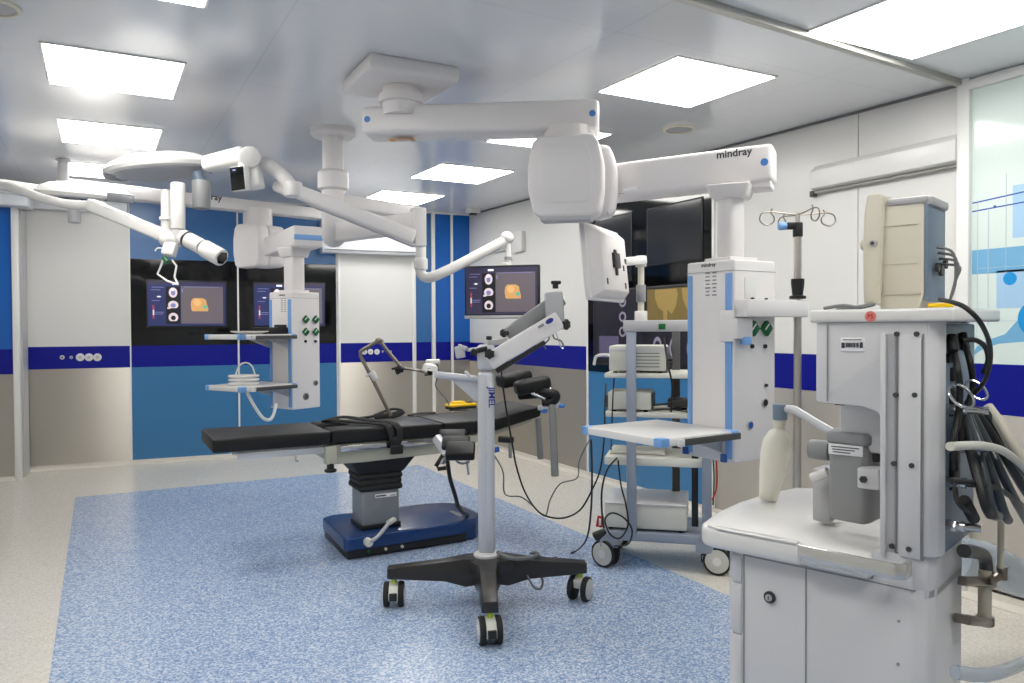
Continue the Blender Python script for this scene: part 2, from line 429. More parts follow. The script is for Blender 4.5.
# door on the back wall with its header, and the sliding door track cover at the far left
b = MB(BW); slab(b, 2.866, 3.66, ST1, 2.1, -.05, -.02); d1 = struct('door_1', b, M['door_white'])
b = MB(BW); slab(b, 2.866, 3.66, ST0, ST1, -.051, -.02); struct('stripe', b, M['stripe'], d1)
b = MB(BW); slab(b, 2.866, 3.66, .04, ST0, -.05, -.02); struct('steel_panel', b, M['steel'], d1)
b = MB(BW); slab(b, 3.655, 3.70, .04, 2.6, -.055, -.02, .004); struct('door_frame', b, M['trim'], d1)
b = MB(BW); slab(b, 2.842, 2.868, .04, 2.1, -.052, -.02, .003); struct('door_frame', b, M['trim'], d1)
b = MB(BW); b.prism([(-.02, 2.09), (-.02, 2.43), (-.16, 2.43), (-.2, 2.36), (-.2, 2.125), (-.18, 2.09)], 2.66, 3.72, mx=Matrix(((0, 0, 1, 0), (1, 0, 0, 0), (0, 1, 0, 0), (0, 0, 0, 1))), bev=.006)
struct('door_header', b, M['header_white'], d1)
b = MB(BW); slab(b, 2.68, 3.70, 2.118, 2.124, -.204, -.19); struct('header_joint', b, M['joint_gap_dark'], d1)
b = MB(BW); slab(b, 3.21, 3.24, 2.265, 2.272, -.203, -.199); struct('header_plate', b, M['ink_light'], d1)

# protruding sliding door at the left edge
OL = PZ(22, 479, 0); OL = V((OL.x, OL.y, 0))
LW = frame(OL, UB, NB, (0, 0, 1))
b = MB(LW); slab(b, -1.4, -.045, ST1-.01, 2.36, .0, .05); d2 = struct('door_2', b, M['blue_deep'])
b = MB(LW); slab(b, -1.4, -.045, ST0-.02, ST1-.01, -.001, .05); struct('stripe', b, M['stripe'], d2)
b = MB(LW); slab(b, -1.4, -.045, .02, ST0-.02, 0, .05); struct('steel_panel', b, M['steel'], d2)
b = MB(LW); slab(b, -.05, .0, .0, 2.36, -.02, .05, .004); struct('door_frame', b, M['trim'], d2)
b = MB(LW); slab(b, -.02, .012, .0, 2.36, .06, .34, 0); struct('door_frame', b, M['grey_light'], d2)
b = MB(LW); slab(b, -1.4, .10, 2.36, 2.47, -.16, .1, .01); struct('door_header', b, M['header_white'], d2)
b = MB(BW); slab(b, -.02, .86, 2.40, 2.52, -.12, -.02, .01); struct('door_header', b, M['header_white'], d2)

# ---- right wall
YG = 2.238                                          # where the frosted glass starts
b = MB(RW); slab(b, -.3, 8.02-YF+.2, 0, HW, 0, .12); wr = struct('wall_right', b, M['white_wall'])
def rpanel(name, Y1, Y0, z0, z1, m, y=-.012):
    b = MB(RW); slab(b, 8.02-Y1+.002, 8.02-Y0-.002, z0, z1, y); return struct(name, b, M[m], wr)
rpanel('white_panel', 8.0, 5.57, ST1-.01, 2.6, 'white_wall'); rpanel('stripe', 8.0, 5.57, ST0-.01, ST1-.01, 'stripe', -.013); rpanel('steel_panel', 8.0, 5.57, .02, ST0-.01, 'steel')
rpanel('blue_panel', 5.55, 4.02, .02, .925, 'blue_lower')
rpanel('white_panel', 5.55, 4.02, 2.33, 2.6, 'white_wall')
rpanel('white_panel', 4.0, 2.87, ST1-.01, 2.6, 'white_wall'); rpanel('white_panel', 2.868, YG, ST1-.01, 2.6, 'white_wall')
rpanel('stripe', 4.0, YG, ST0-.02, ST1-.012, 'stripe', -.013); rpanel('steel_panel', 4.0, YG, .02, ST0-.02, 'steel')
b = MB(RW); slab(b, 8.02-5.572, 8.02-5.548, .05, 2.6, -.022); struct('trim', b, M['trim'], wr)
b = MB(RW); slab(b, 8.02-4.02, 8.02-3.998, .05, 2.6, -.022); struct('trim', b, M['trim'], wr)
b = MB(RW); slab(b, 8.02-5.547, 8.02-4.022, .925, 2.33, -.018); w3 = struct('window_3', b, M['black_glass'])
def rdisplay(label, Y1, Y0, z0, z1, kind):
    c = RW @ V((8.02-(Y0+Y1)/2, -.026, (z0+z1)/2)); mx = frame(c, (0, -1, 0), (0, 0, 1), (-1, 0, 0))
    t = thing('wall_display', label, 'display', mx=mx)
    b = MB(RW); slab(b, 8.02-Y1-.012, 8.02-Y0+.012, z0-.012, z1+.012, -.024, -.0185, .002); b.build('bezel', M['black'], t)
    fm = frame(RW @ V((8.02-(Y0+Y1)/2, -.0245, (z0+z1)/2)), (0, -1, 0), (0, 0, 1), (-1, 0, 0))
    if kind == 'off':
        b = MB(fm); b.box((0, 0, 0), (Y1-Y0, z1-z0, .001)); b.build('screen', M['dark_grey_panel'], t)  # flat dark grey sheet without a picture
    else: screen(t, fm, Y1-Y0, z1-z0, kind)
    return t
rdisplay('flat dark grey panel on the black glass, above the white back of the cart monitor', 5.42, 4.93, 1.68, 2.2, 'off')
rdisplay('flat dark grey panel on the black glass, beside the front pendant column', 4.72, 4.12, 1.78, 2.2, 'off')
rdisplay('lit wall display with an ochre skull picture behind the instrument cart', 5.45, 4.08, 1.0, 1.60, 'olive')
# frosted glass wall section with printed graphic
b = MB(RW); g0 = 8.02-YG
slab(b, g0+.03, 8.02-YF, 1.12, 2.6, -.06, -.02); wg = struct('window_4', b, M['frosted'])
def gpanel(name, z0, z1, m, y): 
    b = MB(RW); slab(b, g0+.03, 8.02-YF, z0, z1, y, -.02); return struct(name, b, M[m], wg)
gpanel('stripe', .885, 1.12, 'stripe', -.061); gpanel('steel_panel', .06, .885, 'steel', -.06)
b = MB(RW); slab(b, g0-.03, g0+.032, .0, 2.6, -.085, 0, .006); struct('frame_post', b, M['trim'], wg)
b = MB(RW); slab(b, g0+.03, 8.02-YF, 2.425, 2.47, -.085, -.02, .004); struct('frame_rail', b, M['trim'], wg)
# printed shapes on the glass
b = MB(RW)
def gq(u0, u1, z0, z1, m, l): slab(b, g0+u0, g0+u1, z0, z1, -.0605-.0004*l, -.0600, m=M[m])
def gd(u, z, r, m, l): b.cyl((g0+u, -.060, z), (g0+u, -.0605-.0004*l, z), r, n=28, m=M[m])
gq(.035, .46, 1.545, 1.66, 'print_mid', 1); gq(.22, .62, 1.70, 1.94, 'print_blue', 1); gq(.15, .40, 1.38, 1.555, 'print_blue', 1)
gq(.06, .062, 1.2, 1.9, 'print_grey', 2); gq(.11, .113, 1.3, 1.85, 'print_grey', 2); gq(.06, .4, 1.57, 1.572, 'print_grey', 2); gq(.19, .192, 1.4, 2.0, 'print_grey', 2); gq(.05, .5, 1.32, 1.322, 'print_grey', 2)
gd(.21, 1.515, .03, 'print_cyan', 3); gd(.33, 1.33, .085, 'print_cyan', 3); gd(.14, 1.855, .006, 'print_line', 3); gd(.42, 1.82, .02, 'print_mid', 3)
b.beam((g0+.035, -.0608, 1.885), (g0+.8, -.0608, 1.945), .0008, .006, m=M['print_line']); b.beam((g0+.035, -.0608, 1.845), (g0+.8, -.0608, 1.885), .0008, .006, m=M['print_line'])
pts = [(.035, 1.15), (.06, 1.2), (.12, 1.235), (.19, 1.26), (.25, 1.33), (.32, 1.40), (.5, 1.46), (.8, 1.46), (.8, 1.22), (.4, 1.24), (.26, 1.225), (.16, 1.215), (.09, 1.19)]
b.prism([(g0+x, z) for x, z in pts], .0600, .0607, mx=Matrix(((1, 0, 0, 0), (0, 0, -1, 0), (0, 1, 0, 0), (0, 0, 0, 1))), m=M['print_mid'])
struct('printed_graphic', b, None, wg)
# sliding door rail cover
b = MB(RW); b.prism([(0, 2.075), (0, 2.235), (-.05, 2.235), (-.095, 2.2), (-.095, 2.10), (-.03, 2.09)], 8.02-3.13, g0-.03, mx=Matrix(((0, 0, 1, 0), (1, 0, 0, 0), (0, 1, 0, 0), (0, 0, 0, 1))), bev=.004)
dr = thing('door_track_cover', 'long white sliding door track cover high on the right wall', 'door track', (XR-.05, 2.7, 2.08))
b.build('cover', M['white_wall'], dr)
b = MB(RW); slab(b, 8.02-3.14, g0-.03, 2.078, 2.09, -.05, -.0, .003); b.build('track', M['trim_grey'], dr)
b = MB(RW); b.box((8.02-3.15, -.04, 2.078), (.025, .04, .035), .005); b.build('end_stop', M['grey_dark'], dr)
# closing walls out of the picture
b = MB(); b.box((XL-.06, 3.5, HW/2), (.12, 10.6, HW)); struct('wall_left', b, M['white_wall'])
b = MB(); b.box(((XL+XR)/2, YF-.06, HW/2), (XR-XL+.4, .12, HW)); struct('wall_front', b, M['white_wall'])
# coved skirtings, joints
cove = [(0, .0), (-.08, .0), (-.08, .005), (-.05, .010), (-.03, .022), (-.024, .045), (0, .045)]
ext = Matrix(((0, 0, 1, 0), (1, 0, 0, 0), (0, 1, 0, 0), (0, 0, 0, 1)))
b = MB(BW); b.prism([(x-.0, z) for x, z in cove], .0, UC+.05, mx=ext); struct('baseboard_back', b, M['cove'])
b = MB(RW); b.prism(cove, .0, g0, mx=ext); b.prism([(x-.05, z) for x, z in cove], g0, 8.02-YF, mx=ext); struct('baseboard_right', b, M['cove'])
b = MB(LW); b.prism([(x-.0, z*.7) for x, z in cove], -1.4, -.045, mx=ext); struct('baseboard_left', b, M['cove'])
b = MB()
b.beam((XR-.018, 8.0, ceil_z(8)-.008), (XR-.018, YG+.02, ceil_z(YG)-.006), .02, .011); struct('shadow_gap_strip', b, M['joint_gap_dark'])  # dark strip paints in the shade of the gap under the ceiling
a0, a1 = V((XL, 1.875, 0)), V((XR-.02, 2.265, 0))
a0.z = ceil_z(a0.y)-.012; a1.z = ceil_z(a1.y)-.012
b = MB(); b.beam(a0, a1, .035, .03, .004); struct('trim_2', b, M['trim_grey'])
b = MB(); a0 = BW @ V((-.2, -.03, 2.6)); a1 = BW @ V((UC, -.03, 2.6)); a0.z = ceil_z(a0.y)-.008; a1.z = ceil_z(a1.y)-.008
b.beam(a0, a1, .03, .016); struct('trim_3', b, M['trim'])

# ---- wall sockets in the stripes
def sock(x, z, wall, r, label, grp, m='white'):
    mx = wall @ Matrix.Translation((x, -.052 if x > 2 else -.0215, z))
    t = thing('wall_socket', label, 'wall socket', group=grp, mx=mx)
    b = MB(mx); b.cyl((0, 0, 0), (0, -.008, 0), r, n=28, m=M[m], bev=.002); b.build('faceplate', M[m], t)
    b = MB(mx); b.cyl((0, -.006, 0), (0, -.0095, 0), r*.38, n=20); b.build('socket_hole', M['grey_light' if m == 'white' else 'ink'], t)
    return t
for (px, nm) in ((80.5, 'leftmost'), (89.2, 'middle'), (97.6, 'rightmost')):
    u, z = PB(px, 357.2); sock(u, z, BW, .036, f'{nm} of three round white sockets in the blue stripe beside the far left door', 'round white wall sockets')
u, z = PB(71.5, 357.3); sock(u, z, BW, .014, 'tiny pale green socket left of three round white sockets, far left wall', 'small wall sockets', 'scr_teal' if False else 'grey_light')
u, z = PB(62.5, 357.3); sock(u, z, BW, .02, 'small grey emblem disc at the left end of the far left socket row', 'small wall sockets', 'grey_light')
for (px, nm) in ((364.2, 'leftmost'), (370.4, 'middle'), (376.8, 'rightmost')):
    u, z = PB(px, 351.8, .05); sock(u, z, BW, .03, f'{nm} of three round white sockets in the stripe of the white rear door', 'round white wall sockets')
u, z = PB(382.6, 351.5, .05); sock(u, z, BW, .012, 'tiny grey socket right of three round white sockets on the rear door', 'small wall sockets', 'grey_light')
u, z = PB(390.6, 351.5, .05); sock(u, z, BW, .012, 'small grey socket at the right end of the rear door socket row', 'small wall sockets', 'grey_light')

# white control box and bar high on the right wall
t = thing('wall_bracket', 'small white box with a thin grey bar high on the wall above the hanging monitor', 'bracket', (XR, 7.3, 2.05))
u, z = PR(521, 242); b = MB(RW); b.box((u, -.03, z), (.22, .05, .2), .008); b.build('box', M['white_wall'], t)
b = MB(RW); u0, z0 = PR(476, 255.5, .03); u1, z1 = PR(515, 247, .03); b.beam((u0, -.03, z0), (u1, -.03, z1), .02, .03, .004); b.build('bar', M['grey_light'], t)

# ================================================================== CEILING FITTINGS
def ceiling_light(x0, x1, y0, y1, label):
    yc = (y0+y1)/2
    mx = Matrix.Translation(((x0+x1)/2, yc, ceil_z(yc))) @ Matrix.Rotation(math.atan(.0193), 4, 'X')
    t = thing('ceiling_light', label, 'ceiling light', group='square ceiling light panels', mx=mx)
    w, h = x1-x0, y1-y0
    b = MB(mx)
    for sx in (-1, 1): b.box((sx*w/2, 0, -.002), (.014, h+.014, .008), .001)
    for sy in (-1, 1): b.box((0, sy*h/2, -.002), (w-.014, .014, .008), .001)
    b.build('frame', M['trim'], t)
    b = MB(mx); b.box((0, 0, -.004), (w-.01, h-.01, .008)); b.build('diffuser', M['diffuser'], t)
    return t
for y0, y1, lb in ((2.43, 3.07, 'lit square ceiling panel cut by the top edge, left row'), (3.80, 4.45, 'lit square ceiling panel nearest in full view, upper left'),
                   (5.24, 5.92, 'lit square ceiling panel second in the left row, above the thin white ceiling post'), (6.69, 7.33, 'lit square ceiling panel farthest in the left row, behind the white lamp head')):
    ceiling_light(-.203, .36, y0, y1, lb)
for x0, x1, y0, y1, lb in ((2.25, 2.85, 2.64, 3.25, 'lit square ceiling panel above the front pendant arm, right row'),
                           (2.25, 2.85, 3.97, 4.54, 'lit square ceiling panel half hidden behind the front pendant arm'),
                           (2.29, 2.91, 5.37, 6.03, 'lit square ceiling panel seen below the front pendant arm, right row'),
                           (2.31, 2.93, 6.80, 7.5, 'lit square ceiling panel farthest in the right row, above the rear white door'),
                           (2.51, 3.17, 1.53, 2.165, 'largest lit ceiling panel at the top right, beyond the grey ceiling beam')):
    ceiling_light(x0, x1, y0, y1, lb)
for x0, x1, y0, y1, lb in ((-.203, .36, .95, 1.6, 'added unseen lit ceiling panel continuing the left row over the camera side'), (1.1, 1.75, -.3, .35, 'added unseen lit ceiling panel behind the camera')):  # unseen panels, added to brighten the near end of the room
    ceiling_light(x0, x1, y0, y1, lb)
def disc(x, y, r, label):
    z = ceil_z(y)
    t = thing('ceiling_vent', label, 'ceiling vent', (x, y, z), 'round ceiling discs')
    b = MB(); b.lathe([(r*.8, 0), (r, 0), (r, -.008), (r*.93, -.014), (r*.82, -.012), (r*.8, -.004)], Matrix.Translation((x, y, z))); b.build('ring', M['cream'], t)
    b = MB(); b.lathe([(.001, -.004), (r*.79, -.004), (r*.79, -.008), (.001, -.011)], Matrix.Translation((x, y, z))); b.build('cover', M['grey_light'], t)
disc(3.127, 3.66, .095, 'round white ceiling disc right of the front pendant joint')
disc(-.33, 3.44, .09, 'round grey ceiling disc cut by the top left corner')
z = ceil_z(7.85)
t = thing('ceiling_sensor', 'small white box under the ceiling in the far right corner of the room', 'sensor', (3.56, 7.75, z))
q = P(473, 216, 8.25); b = MB(); b.box((q.x, q.y, z-.03), (.13, .12, .06), .008); b.build('housing', M['white_wall'], t)
b = MB(); b.box((q.x, q.y, z-.068), (.07, .06, .024), .006); b.build('lens', M['black'], t)
#@@PART2
# ================================================================== FRONT CEILING PENDANT
NF = V((-.571, -.821, 0)); AF = V((.821, -.571, 0))     # face and run of the upper arm
pen = thing('ceiling_pendant', 'large white ceiling pendant with a tall supply column, left of the steel infusion pole', 'ceiling pendant', (1.27, 3.45, 2.5))
b = MB(); b.box((1.265, 3.465, 2.47), (.43, .44, .075), .022, 3); b.build('ceiling_cover', M['white_plastic'], pen)
b = MB(); b.lathe([(.001, 2.44), (.088, 2.44), (.088, 2.40), (.105, 2.396), (.105, 2.36), (.09, 2.355), (.09, 2.3), (.001, 2.3)], Matrix.Translation((1.27, 3.46, 0))); b.build('ceiling_neck', M['white_plastic'], pen)
def arm(pl0, pl1, d0, d1, ytop0, ybot0, ytop1, ybot1, depth, name, parent, bev=.022):
    """box arm whose near face has the given corner sight lines and distances"""
    A0, A1 = P(pl0, ytop0, d0), P(pl0, ybot0, d0); B0, B1 = P(pl1, ytop1, d1), P(pl1, ybot1, d1)
    d = (B0+B1-A0-A1); d.z = 0; d.normalize(); n = V((-d.y, d.x, 0))
    if n.dot(FW) < 0: n = -n
    t = bmesh.new(); vs = [t.verts.new(p) for p in (A0, A1, B1, B0)]; vb = [t.verts.new(p.co+n*depth) for p in vs]
    t.faces.new(vs); t.faces.new(list(reversed(vb)))
    for i in range(4): t.faces.new((vs[i], vb[i], vb[(i+1) % 4], vs[(i+1) % 4]))
    bmesh.ops.recalc_face_normals(t, faces=t.faces[:])
    if bev: bmesh.ops.bevel(t, geom=t.edges[:], offset=bev, segments=3, profile=.5, affect='EDGES')
    b = MB(); b._add(t); o = b.build(name, M['white_plastic'], parent)
    return o, (A0, A1, B0, B1), d, n
a1, (A0, A1, B0, B1), d1_, n1 = arm(361, 599, 3.60, 3.47, 105.5, 133.5, 97.5, 128.5, .19, 'arm', pen)
# end caps and stickers
for p, dd in ((A0*.5+A1*.5, -d1_), (B0*.5+B1*.5, d1_)):
    q = p - n1*.0 ; b = MB(); b.cyl(q+(-dd)*.03-n1*.001, q+(-dd)*.03+n1*.004, .015, n=20); b.build('cap_dot', M['dot_blue'], pen)
q = P(402, 135.6, 3.66); q.z = min(A1.z, B1.z)-.0005
b = MB(frame(q, d1_, n1, (0, 0, 1))); b.box((0, 0, 0), (.12, .055, .003), .001, m=M['orange']); b.box((.005, 0, -.001), (.07, .02, .003), m=M['paper']); b.build('sticker', None, pen)
# joint between the arms
jt = P(569, 128, 3.56)
b = MB(); b.lathe([(.001, B1.z+.02), (.115, B1.z+.02), (.115, B1.z-.03), (.10, B1.z-.06), (.001, B1.z-.06)], Matrix.Translation((jt.x, jt.y, 0))); b.build('joint_neck', M['white_plastic'], pen)
bf = V((P(565, 175, 3.37).x, P(565, 175, 3.37).y, 0))
# joint housing: rounded front shell and side drum
zt, zb = P(565, 136, 3.4).z, P(565, 216.5, 3.38).z
fx = (P(598, 175, 3.36)-P(531, 175, 3.42)); fx.z = 0; fx.normalize(); fn = V((-fx.y, fx.x, 0))
if fn.dot(FW) < 0: fn = -fn
JH = frame((bf.x, bf.y, (zt+zb)/2), fx, fn, (0, 0, 1)); hh = zt-zb
prof = [(-.145, -hh/2+.02), (-.115, -hh/2), (.115, -hh/2), (.150, -hh/2+.02), (.165, -.06), (.165, .06), (.145, hh/2-.03), (.12, hh/2), (-.12, hh/2), (-.15, hh/2-.03), (-.168, .05), (-.168, -.06)]
exy = Matrix(((1, 0, 0, 0), (0, 0, 1, 0), (0, 1, 0, 0), (0, 0, 0, 1)))
b = MB(JH); b.prism(prof, 0, .15, mx=exy, bev=.016, seg=3); hs = b.build('joint_housing', M['white_plastic'], pen)
b = MB(JH); b.prism([(x*.72, z*.72+.01) for x, z in prof], -.004, .01, mx=exy, bev=.003); b.build('housing_panel', M['white_plastic'], hs)
b = MB(JH); b.box((0, .06, -hh/2-.002), (.23, .10, .03), .008); b.build('housing_skirt', M['grey_light'], hs)
b = MB(JH); b.prism([(x*1.1+.035, z*.94) for x, z in prof], .152, .27, mx=exy, bev=.03, seg=3); b.build('joint_drum', M['white_plastic'], pen)
# lower arm
a2, (A0, A1, B0, B1), d2_, n2 = arm(596, 773, 3.60, 3.27, 165, 200, 142, 180.5, .17, 'arm', pen)
fr = frame((0, 0, 0), d2_, (0, 0, 1), -n2); 
u = (B0-A0).normalized(); fr = frame(B0*.5+B1*.5, u, u.cross(n2)*-1 if (u.cross(n2)).z < 0 else u.cross(n2), -n2)
q = PPL(734, 153.2, A0, n2)-n2*.0008
fr.translation = q; lettering('mindray', .046, fr, M['ink'], pen, bold=.022)
b = MB(); q = B0*.5+B1*.5-d2_*.035; b.cyl(q-n2*.001, q+n2*.004, .016, n=20); b.build('cap_dot', M['dot_blue'], pen)
q = PPL(630, 189.0, A0-n2*.0, n2); q2 = PPL(640, 190.5, A0, n2)
b = MB(frame(q-n2*.0006, (PPL(640, 190.5, A0, n2)-PPL(620, 194, A0, n2)), n2, (0, 0, 1))); b.box((0, 0, 0), (.11, .002, .03), .0005, m=M['magenta']); b.box((0, -.001, .0), (.066, .002, .014), m=M['paper']); b.build('sticker', None, pen)
b = MB(); q = PPL(762, 183, A0, n2)+n2*.08; b.beam(q-d2_*.06, q+d2_*.035, .14, .035, .008); b.build('arm_end_block', M['white_plastic'], pen)

def pendant_head(t, c, th, zb, zt, L, D0, k):
    """tall supply column; c is its near lower corner, th its turn, L its side; returns its frame"""
    ex = V((math.cos(th), math.sin(th), 0)); ey = V((-math.sin(th), math.cos(th), 0))
    H = frame((c.x, c.y, 0), ex, ey, (0, 0, 1)); h = zt-zb
    b = MB(H); b.box((L/2, L/2, (zb+zt)/2), (L, L, h), .010, 3); body = b.build('column_body', M['white_plastic'], t)
    b = MB(H); b.box((L/2, L/2, zt-.047), (L+.0015, L+.0015, .0022)); b.build('cap_seam', M['ink_light'], t)
    for y in (.026, L-.022):
        b = MB(H); b.box((-.001, y, zb+h/2-.02), (.012, .034 if y < .1 else .024, h-.075), .003); b.box((-.007, y, zb+h/2-.02), (.004, .008, h-.09), .001)
        b.build('rail', M['pend_blue'], t)
    b = MB(H); b.box((-.001, L/2+.002, zb+h/2-.02), (.006, L-.085, h-.08), .002); b.build('front_cover', M['white_plastic'], t)
    return H, ex, ey
c1 = P(734, 464, 3.2); zb1, zt1 = c1.z, P(734, 259, 3.2).z
H1, ex1, ey1 = pendant_head(pen, c1, rad(5), zb1, zt1, .266, 3.2, 1)
def onface(px, py, H, face, o=0):
    ax = H.to_3x3() @ (V((1, 0, 0)) if face == 'L' else V((0, 1, 0)))
    q = PPL(px, py, H.translation - ax*o, ax); return H.inverted() @ q
# drop tube between arm and head
cc = H1 @ V((.133, .133, 0))
b = MB(); b.box((cc.x, cc.y, (zt1+1.9)/2), (.098, .098, 1.9-zt1), .03, 4, mx=None); b.build('drop_tube', M['white_plastic'], pen)
zz = P(733, 186, 3.2).z
b = MB(); b.box((0, 0, 0), (.19, .18, .06), .012, 3, mx=frame((cc.x, cc.y, zz), d2_, n2, (0, 0, 1)), taper=(.78, .78)); b.build('drop_collar', M['white_plastic'], pen)
b = MB(); b.box((cc.x, cc.y, zt1+.008), (.16, .16, .02), .006, mx=None); b.build('drop_flange', M['white_plastic'], pen)
def outlet(H, x, z, t, s=.03):
    mx = H @ Matrix.Translation((x, 0, z)) @ Matrix.Rotation(rad(45), 4, 'Y')
    b = MB(mx); b.box((0, -.008, 0), (s*1.5, .02, s*1.5), .004); o = b.build('gas_outlet', M['green'], t)
    b = MB(mx); b.box((-s*.3, -.0185, -.0), (s*.18, .002, s*1.1), .0005); b.build('outlet_label', M['paper'], o)
def port(H, x, z, t, r, m='black', ring=None):
    if ring:
        b = MB(H); b.cyl((x, .001, z), (x, -.006, z), r*1.4, n=22, bev=.001); o = b.build('port_ring', M[ring], t)
    b = MB(H); b.cyl((x, .001, z), (x, -.0085, z), r, n=18); b.build('port', M[m], t)
for px in (752, 765):
    q = onface(px, 328.5, H1, 'R'); outlet(H1, q.x, q.z, pen, .033)
    q = onface(px-.5, 346.3, H1, 'R'); port(H1, q.x, q.z, pen, .009)
q = onface(765.6, 385.3, H1, 'R'); port(H1, q.x, q.z, pen, .007)
q = onface(764.3, 402.5, H1, 'R'); port(H1, q.x, q.z, pen, .014, 'black', 'grey_light')
q = onface(749.5, 425, H1, 'R'); port(H1, q.x, q.z, pen, .014, 'pend_blue_dark', 'grey_light')
q = onface(765.5, 299.3, H1, 'R'); port(H1, q.x, q.z, pen, .006); q = onface(751.5, 299.3, H1, 'R'); port(H1, q.x, q.z, pen, .008)
b = MB(H1); q = onface(750, 288, H1, 'R'); b.box((q.x, -.0005, q.z), (.07, .003, .09), .001); b.build('name_plate', M['white_gloss'], pen)
fL = frame((0, 0, 0), -ey1, (0, 0, 1), -ex1)
q = H1 @ onface(708.5, 265, H1, 'L'); fL.translation = q-ex1*.001; lettering('mindray', .025, fL, M['ink'], pen)
def notice(H, px, py, w, h, n, t, fm):
    """small printed block of text lines on the front cover"""
    q = H @ onface(px, py, H, 'L', .005); fm = fm.copy(); fm.translation = q
    b = MB(fm); random.seed(int(px))
    for i in range(n):
        y = h/2-h*i/(n-1)
        for j in range(2):
            w0 = w*(.25+.15*random.random()); b.box(((-.25+.5*j)*w, y, 0), (w0, h/n*.42, .0008))
    b.build('notice', M['ink_light'], t)
notice(H1, 711, 284, .075, .095, 7, pen, fL)
# shelf of the pendant
def shelf(H, x0, x1, y0, y1, z, t, th=.032, railside=True):
    b = MB(H); b.box(((x0+x1)/2, (y0+y1)/2, z-th/2), (x1-x0, y1-y0, th), .006, 2); s = b.build('shelf', M['white_gloss'], t)
    for (x, y) in ((x0+.02, y0+.02), (x0+.02, y1-.02), (x1-.03, y0+.02)):
        b = MB(H); b.box((x, y, z-th/2), (.046, .046, th+.003), .006, 2); b.build('corner_bumper', M['pend_blue'], s)
    b = MB(H); b.box(((x0+x1)/2+.04, y0-.008, z-th/2-.004), (x1-x0-.1, .012, .026), .002); b.build('side_rail', M['grey_dark'], s)
    b = MB(H); b.box((x0+.095, y0-.01, z-th/2-.004), (.03, .014, .03), .003); b.build('rail_clip', M['white_gloss'], s)
    for y in (y0+.1, y1-.1):
        b = MB(H); b.prism([(x1-.005, z-th), (x1-.2, z-th), (x1-.005, z-th-.07)], -.008, .008, mx=Matrix(((1, 0, 0, 0), (0, 0, 1, y), (0, 1, 0, 0), (0, 0, 0, 1)))); b.build('shelf_bracket', M['grey_light'], s)
    return s
zs = .872; I1 = H1.inverted()
pts = [I1 @ PZ(*p, zs) for p in ((586, 426), (656, 441.5), (744, 429), (668, 418))]
shelf(H1, (pts[0].x+pts[1].x)/2+.015, -.004, (pts[1].y+pts[2].y)/2+.0, (pts[0].y+pts[3].y)/2, zs, pen)
for px, py in ((687, 450), (725, 458)):
    q = onface(px, py, H1, 'L'); b = MB(H1); b.box((-.008, max(q.y, .03), q.z), (.016, .028, .035), .004); b.build('rail_stop', M['pend_blue_dark'], pen)
# infusion pole bracket
q0 = onface(733, 326, H1, 'L'); zbk = q0.z
b = MB(H1); b.box((-.014, .02, zbk), (.02, .075, .13), .006); b.box((.028, -.02, zbk-.01), (.1, .03, .085), .008); br = b.build('pole_bracket', M['white_plastic'], pen)
qa = onface(737, 308, H1, 'R', .045)
b = MB(H1); b.box((.192, -.045, qa.z), (.40, .06, .072), .005); b.build('pole_bar', M['white_plastic'], pen)
b = MB(H1); qk = onface(748, 338, H1, 'R', .04); b.cyl((qk.x, -.03, qk.z+.005), (qk.x, -.03, qk.z-.028), .022, n=20, bev=.004); b.build('bracket_knob', M['pend_blue'], pen)

# infusion pole
pq = H1 @ V((.356, -.045, 0)); px0, py0 = pq.x, pq.y; zbar = qa.z
iv = thing('infusion_pole', 'steel infusion pole with four wire hooks clamped to the front pendant bar', 'infusion pole', (px0, py0, .45))
Dv = (V((px0, py0, 1.3))-CAM).dot(FW)
ztop = P(799, 218, Dv).z
b = MB(); b.cyl((px0, py0, .45), (px0, py0, ztop-.04), .0165, n=20); b.build('pole', M['steel_tube'], iv)
b = MB(); b.cyl((px0, py0, ztop-.08), (px0, py0, ztop+.02), .01, n=14); b.build('inner_rod', M['steel_tube'], iv)
zc1 = P(799, 279, Dv).z; zc0 = P(799, 297, Dv).z
b = MB(); b.lathe([(.001, zc0-.008), (.035, zc0-.008), (.035, zc0+.004), (.022, zc0+.008), (.028, zc1-.02), (.028, zc1), (.001, zc1)], Matrix.Translation((px0, py0, 0))); b.build('collar', M['black'], iv)
zk = P(797, 228, Dv).z
b = MB(); b.cyl((px0, py0, zk-.04), (px0, py0, zk+.022), .021, n=18, bev=.003); b.beam((px0, py0, zk+.008), (px0-RT.x*.05, py0-RT.y*.05, zk+.008), .03, .03, .005); b.build('clamp', M['black'], iv)
b = MB(); b.cyl(V((px0, py0, zk+.008))-RT*.05, V((px0, py0, zk+.006))-RT*.085, .017, n=16, bev=.004); b.build('clamp_knob', M['pend_blue'], iv)
for i, ang in enumerate((8, 98, 188, 278)):
    d = V((math.cos(rad(ang-28)), math.sin(rad(ang-28)), 0)); o = V((px0, py0, ztop+.012))
    pts = [o, o+d*.07+V((0, 0, .006)), o+d*.125+V((0, 0, .012))]
    loop = [o+d*.125+V((0, 0, .012)), o+d*.165+V((0, 0, .004)), o+d*.175+V((0, 0, -.025)), o+d*.15+V((0, 0, -.045)), o+d*.115+V((0, 0, -.035)), o+d*.11+V((0, 0, -.012)), o+d*.125+V((0, 0, .008)), o+d*.118+V((0, 0, .025))]
    b = MB(); b.tube(pts, .0032, 8); b.tube(loop, .0032, 8); b.build('hook', M['steel_dark'], iv)

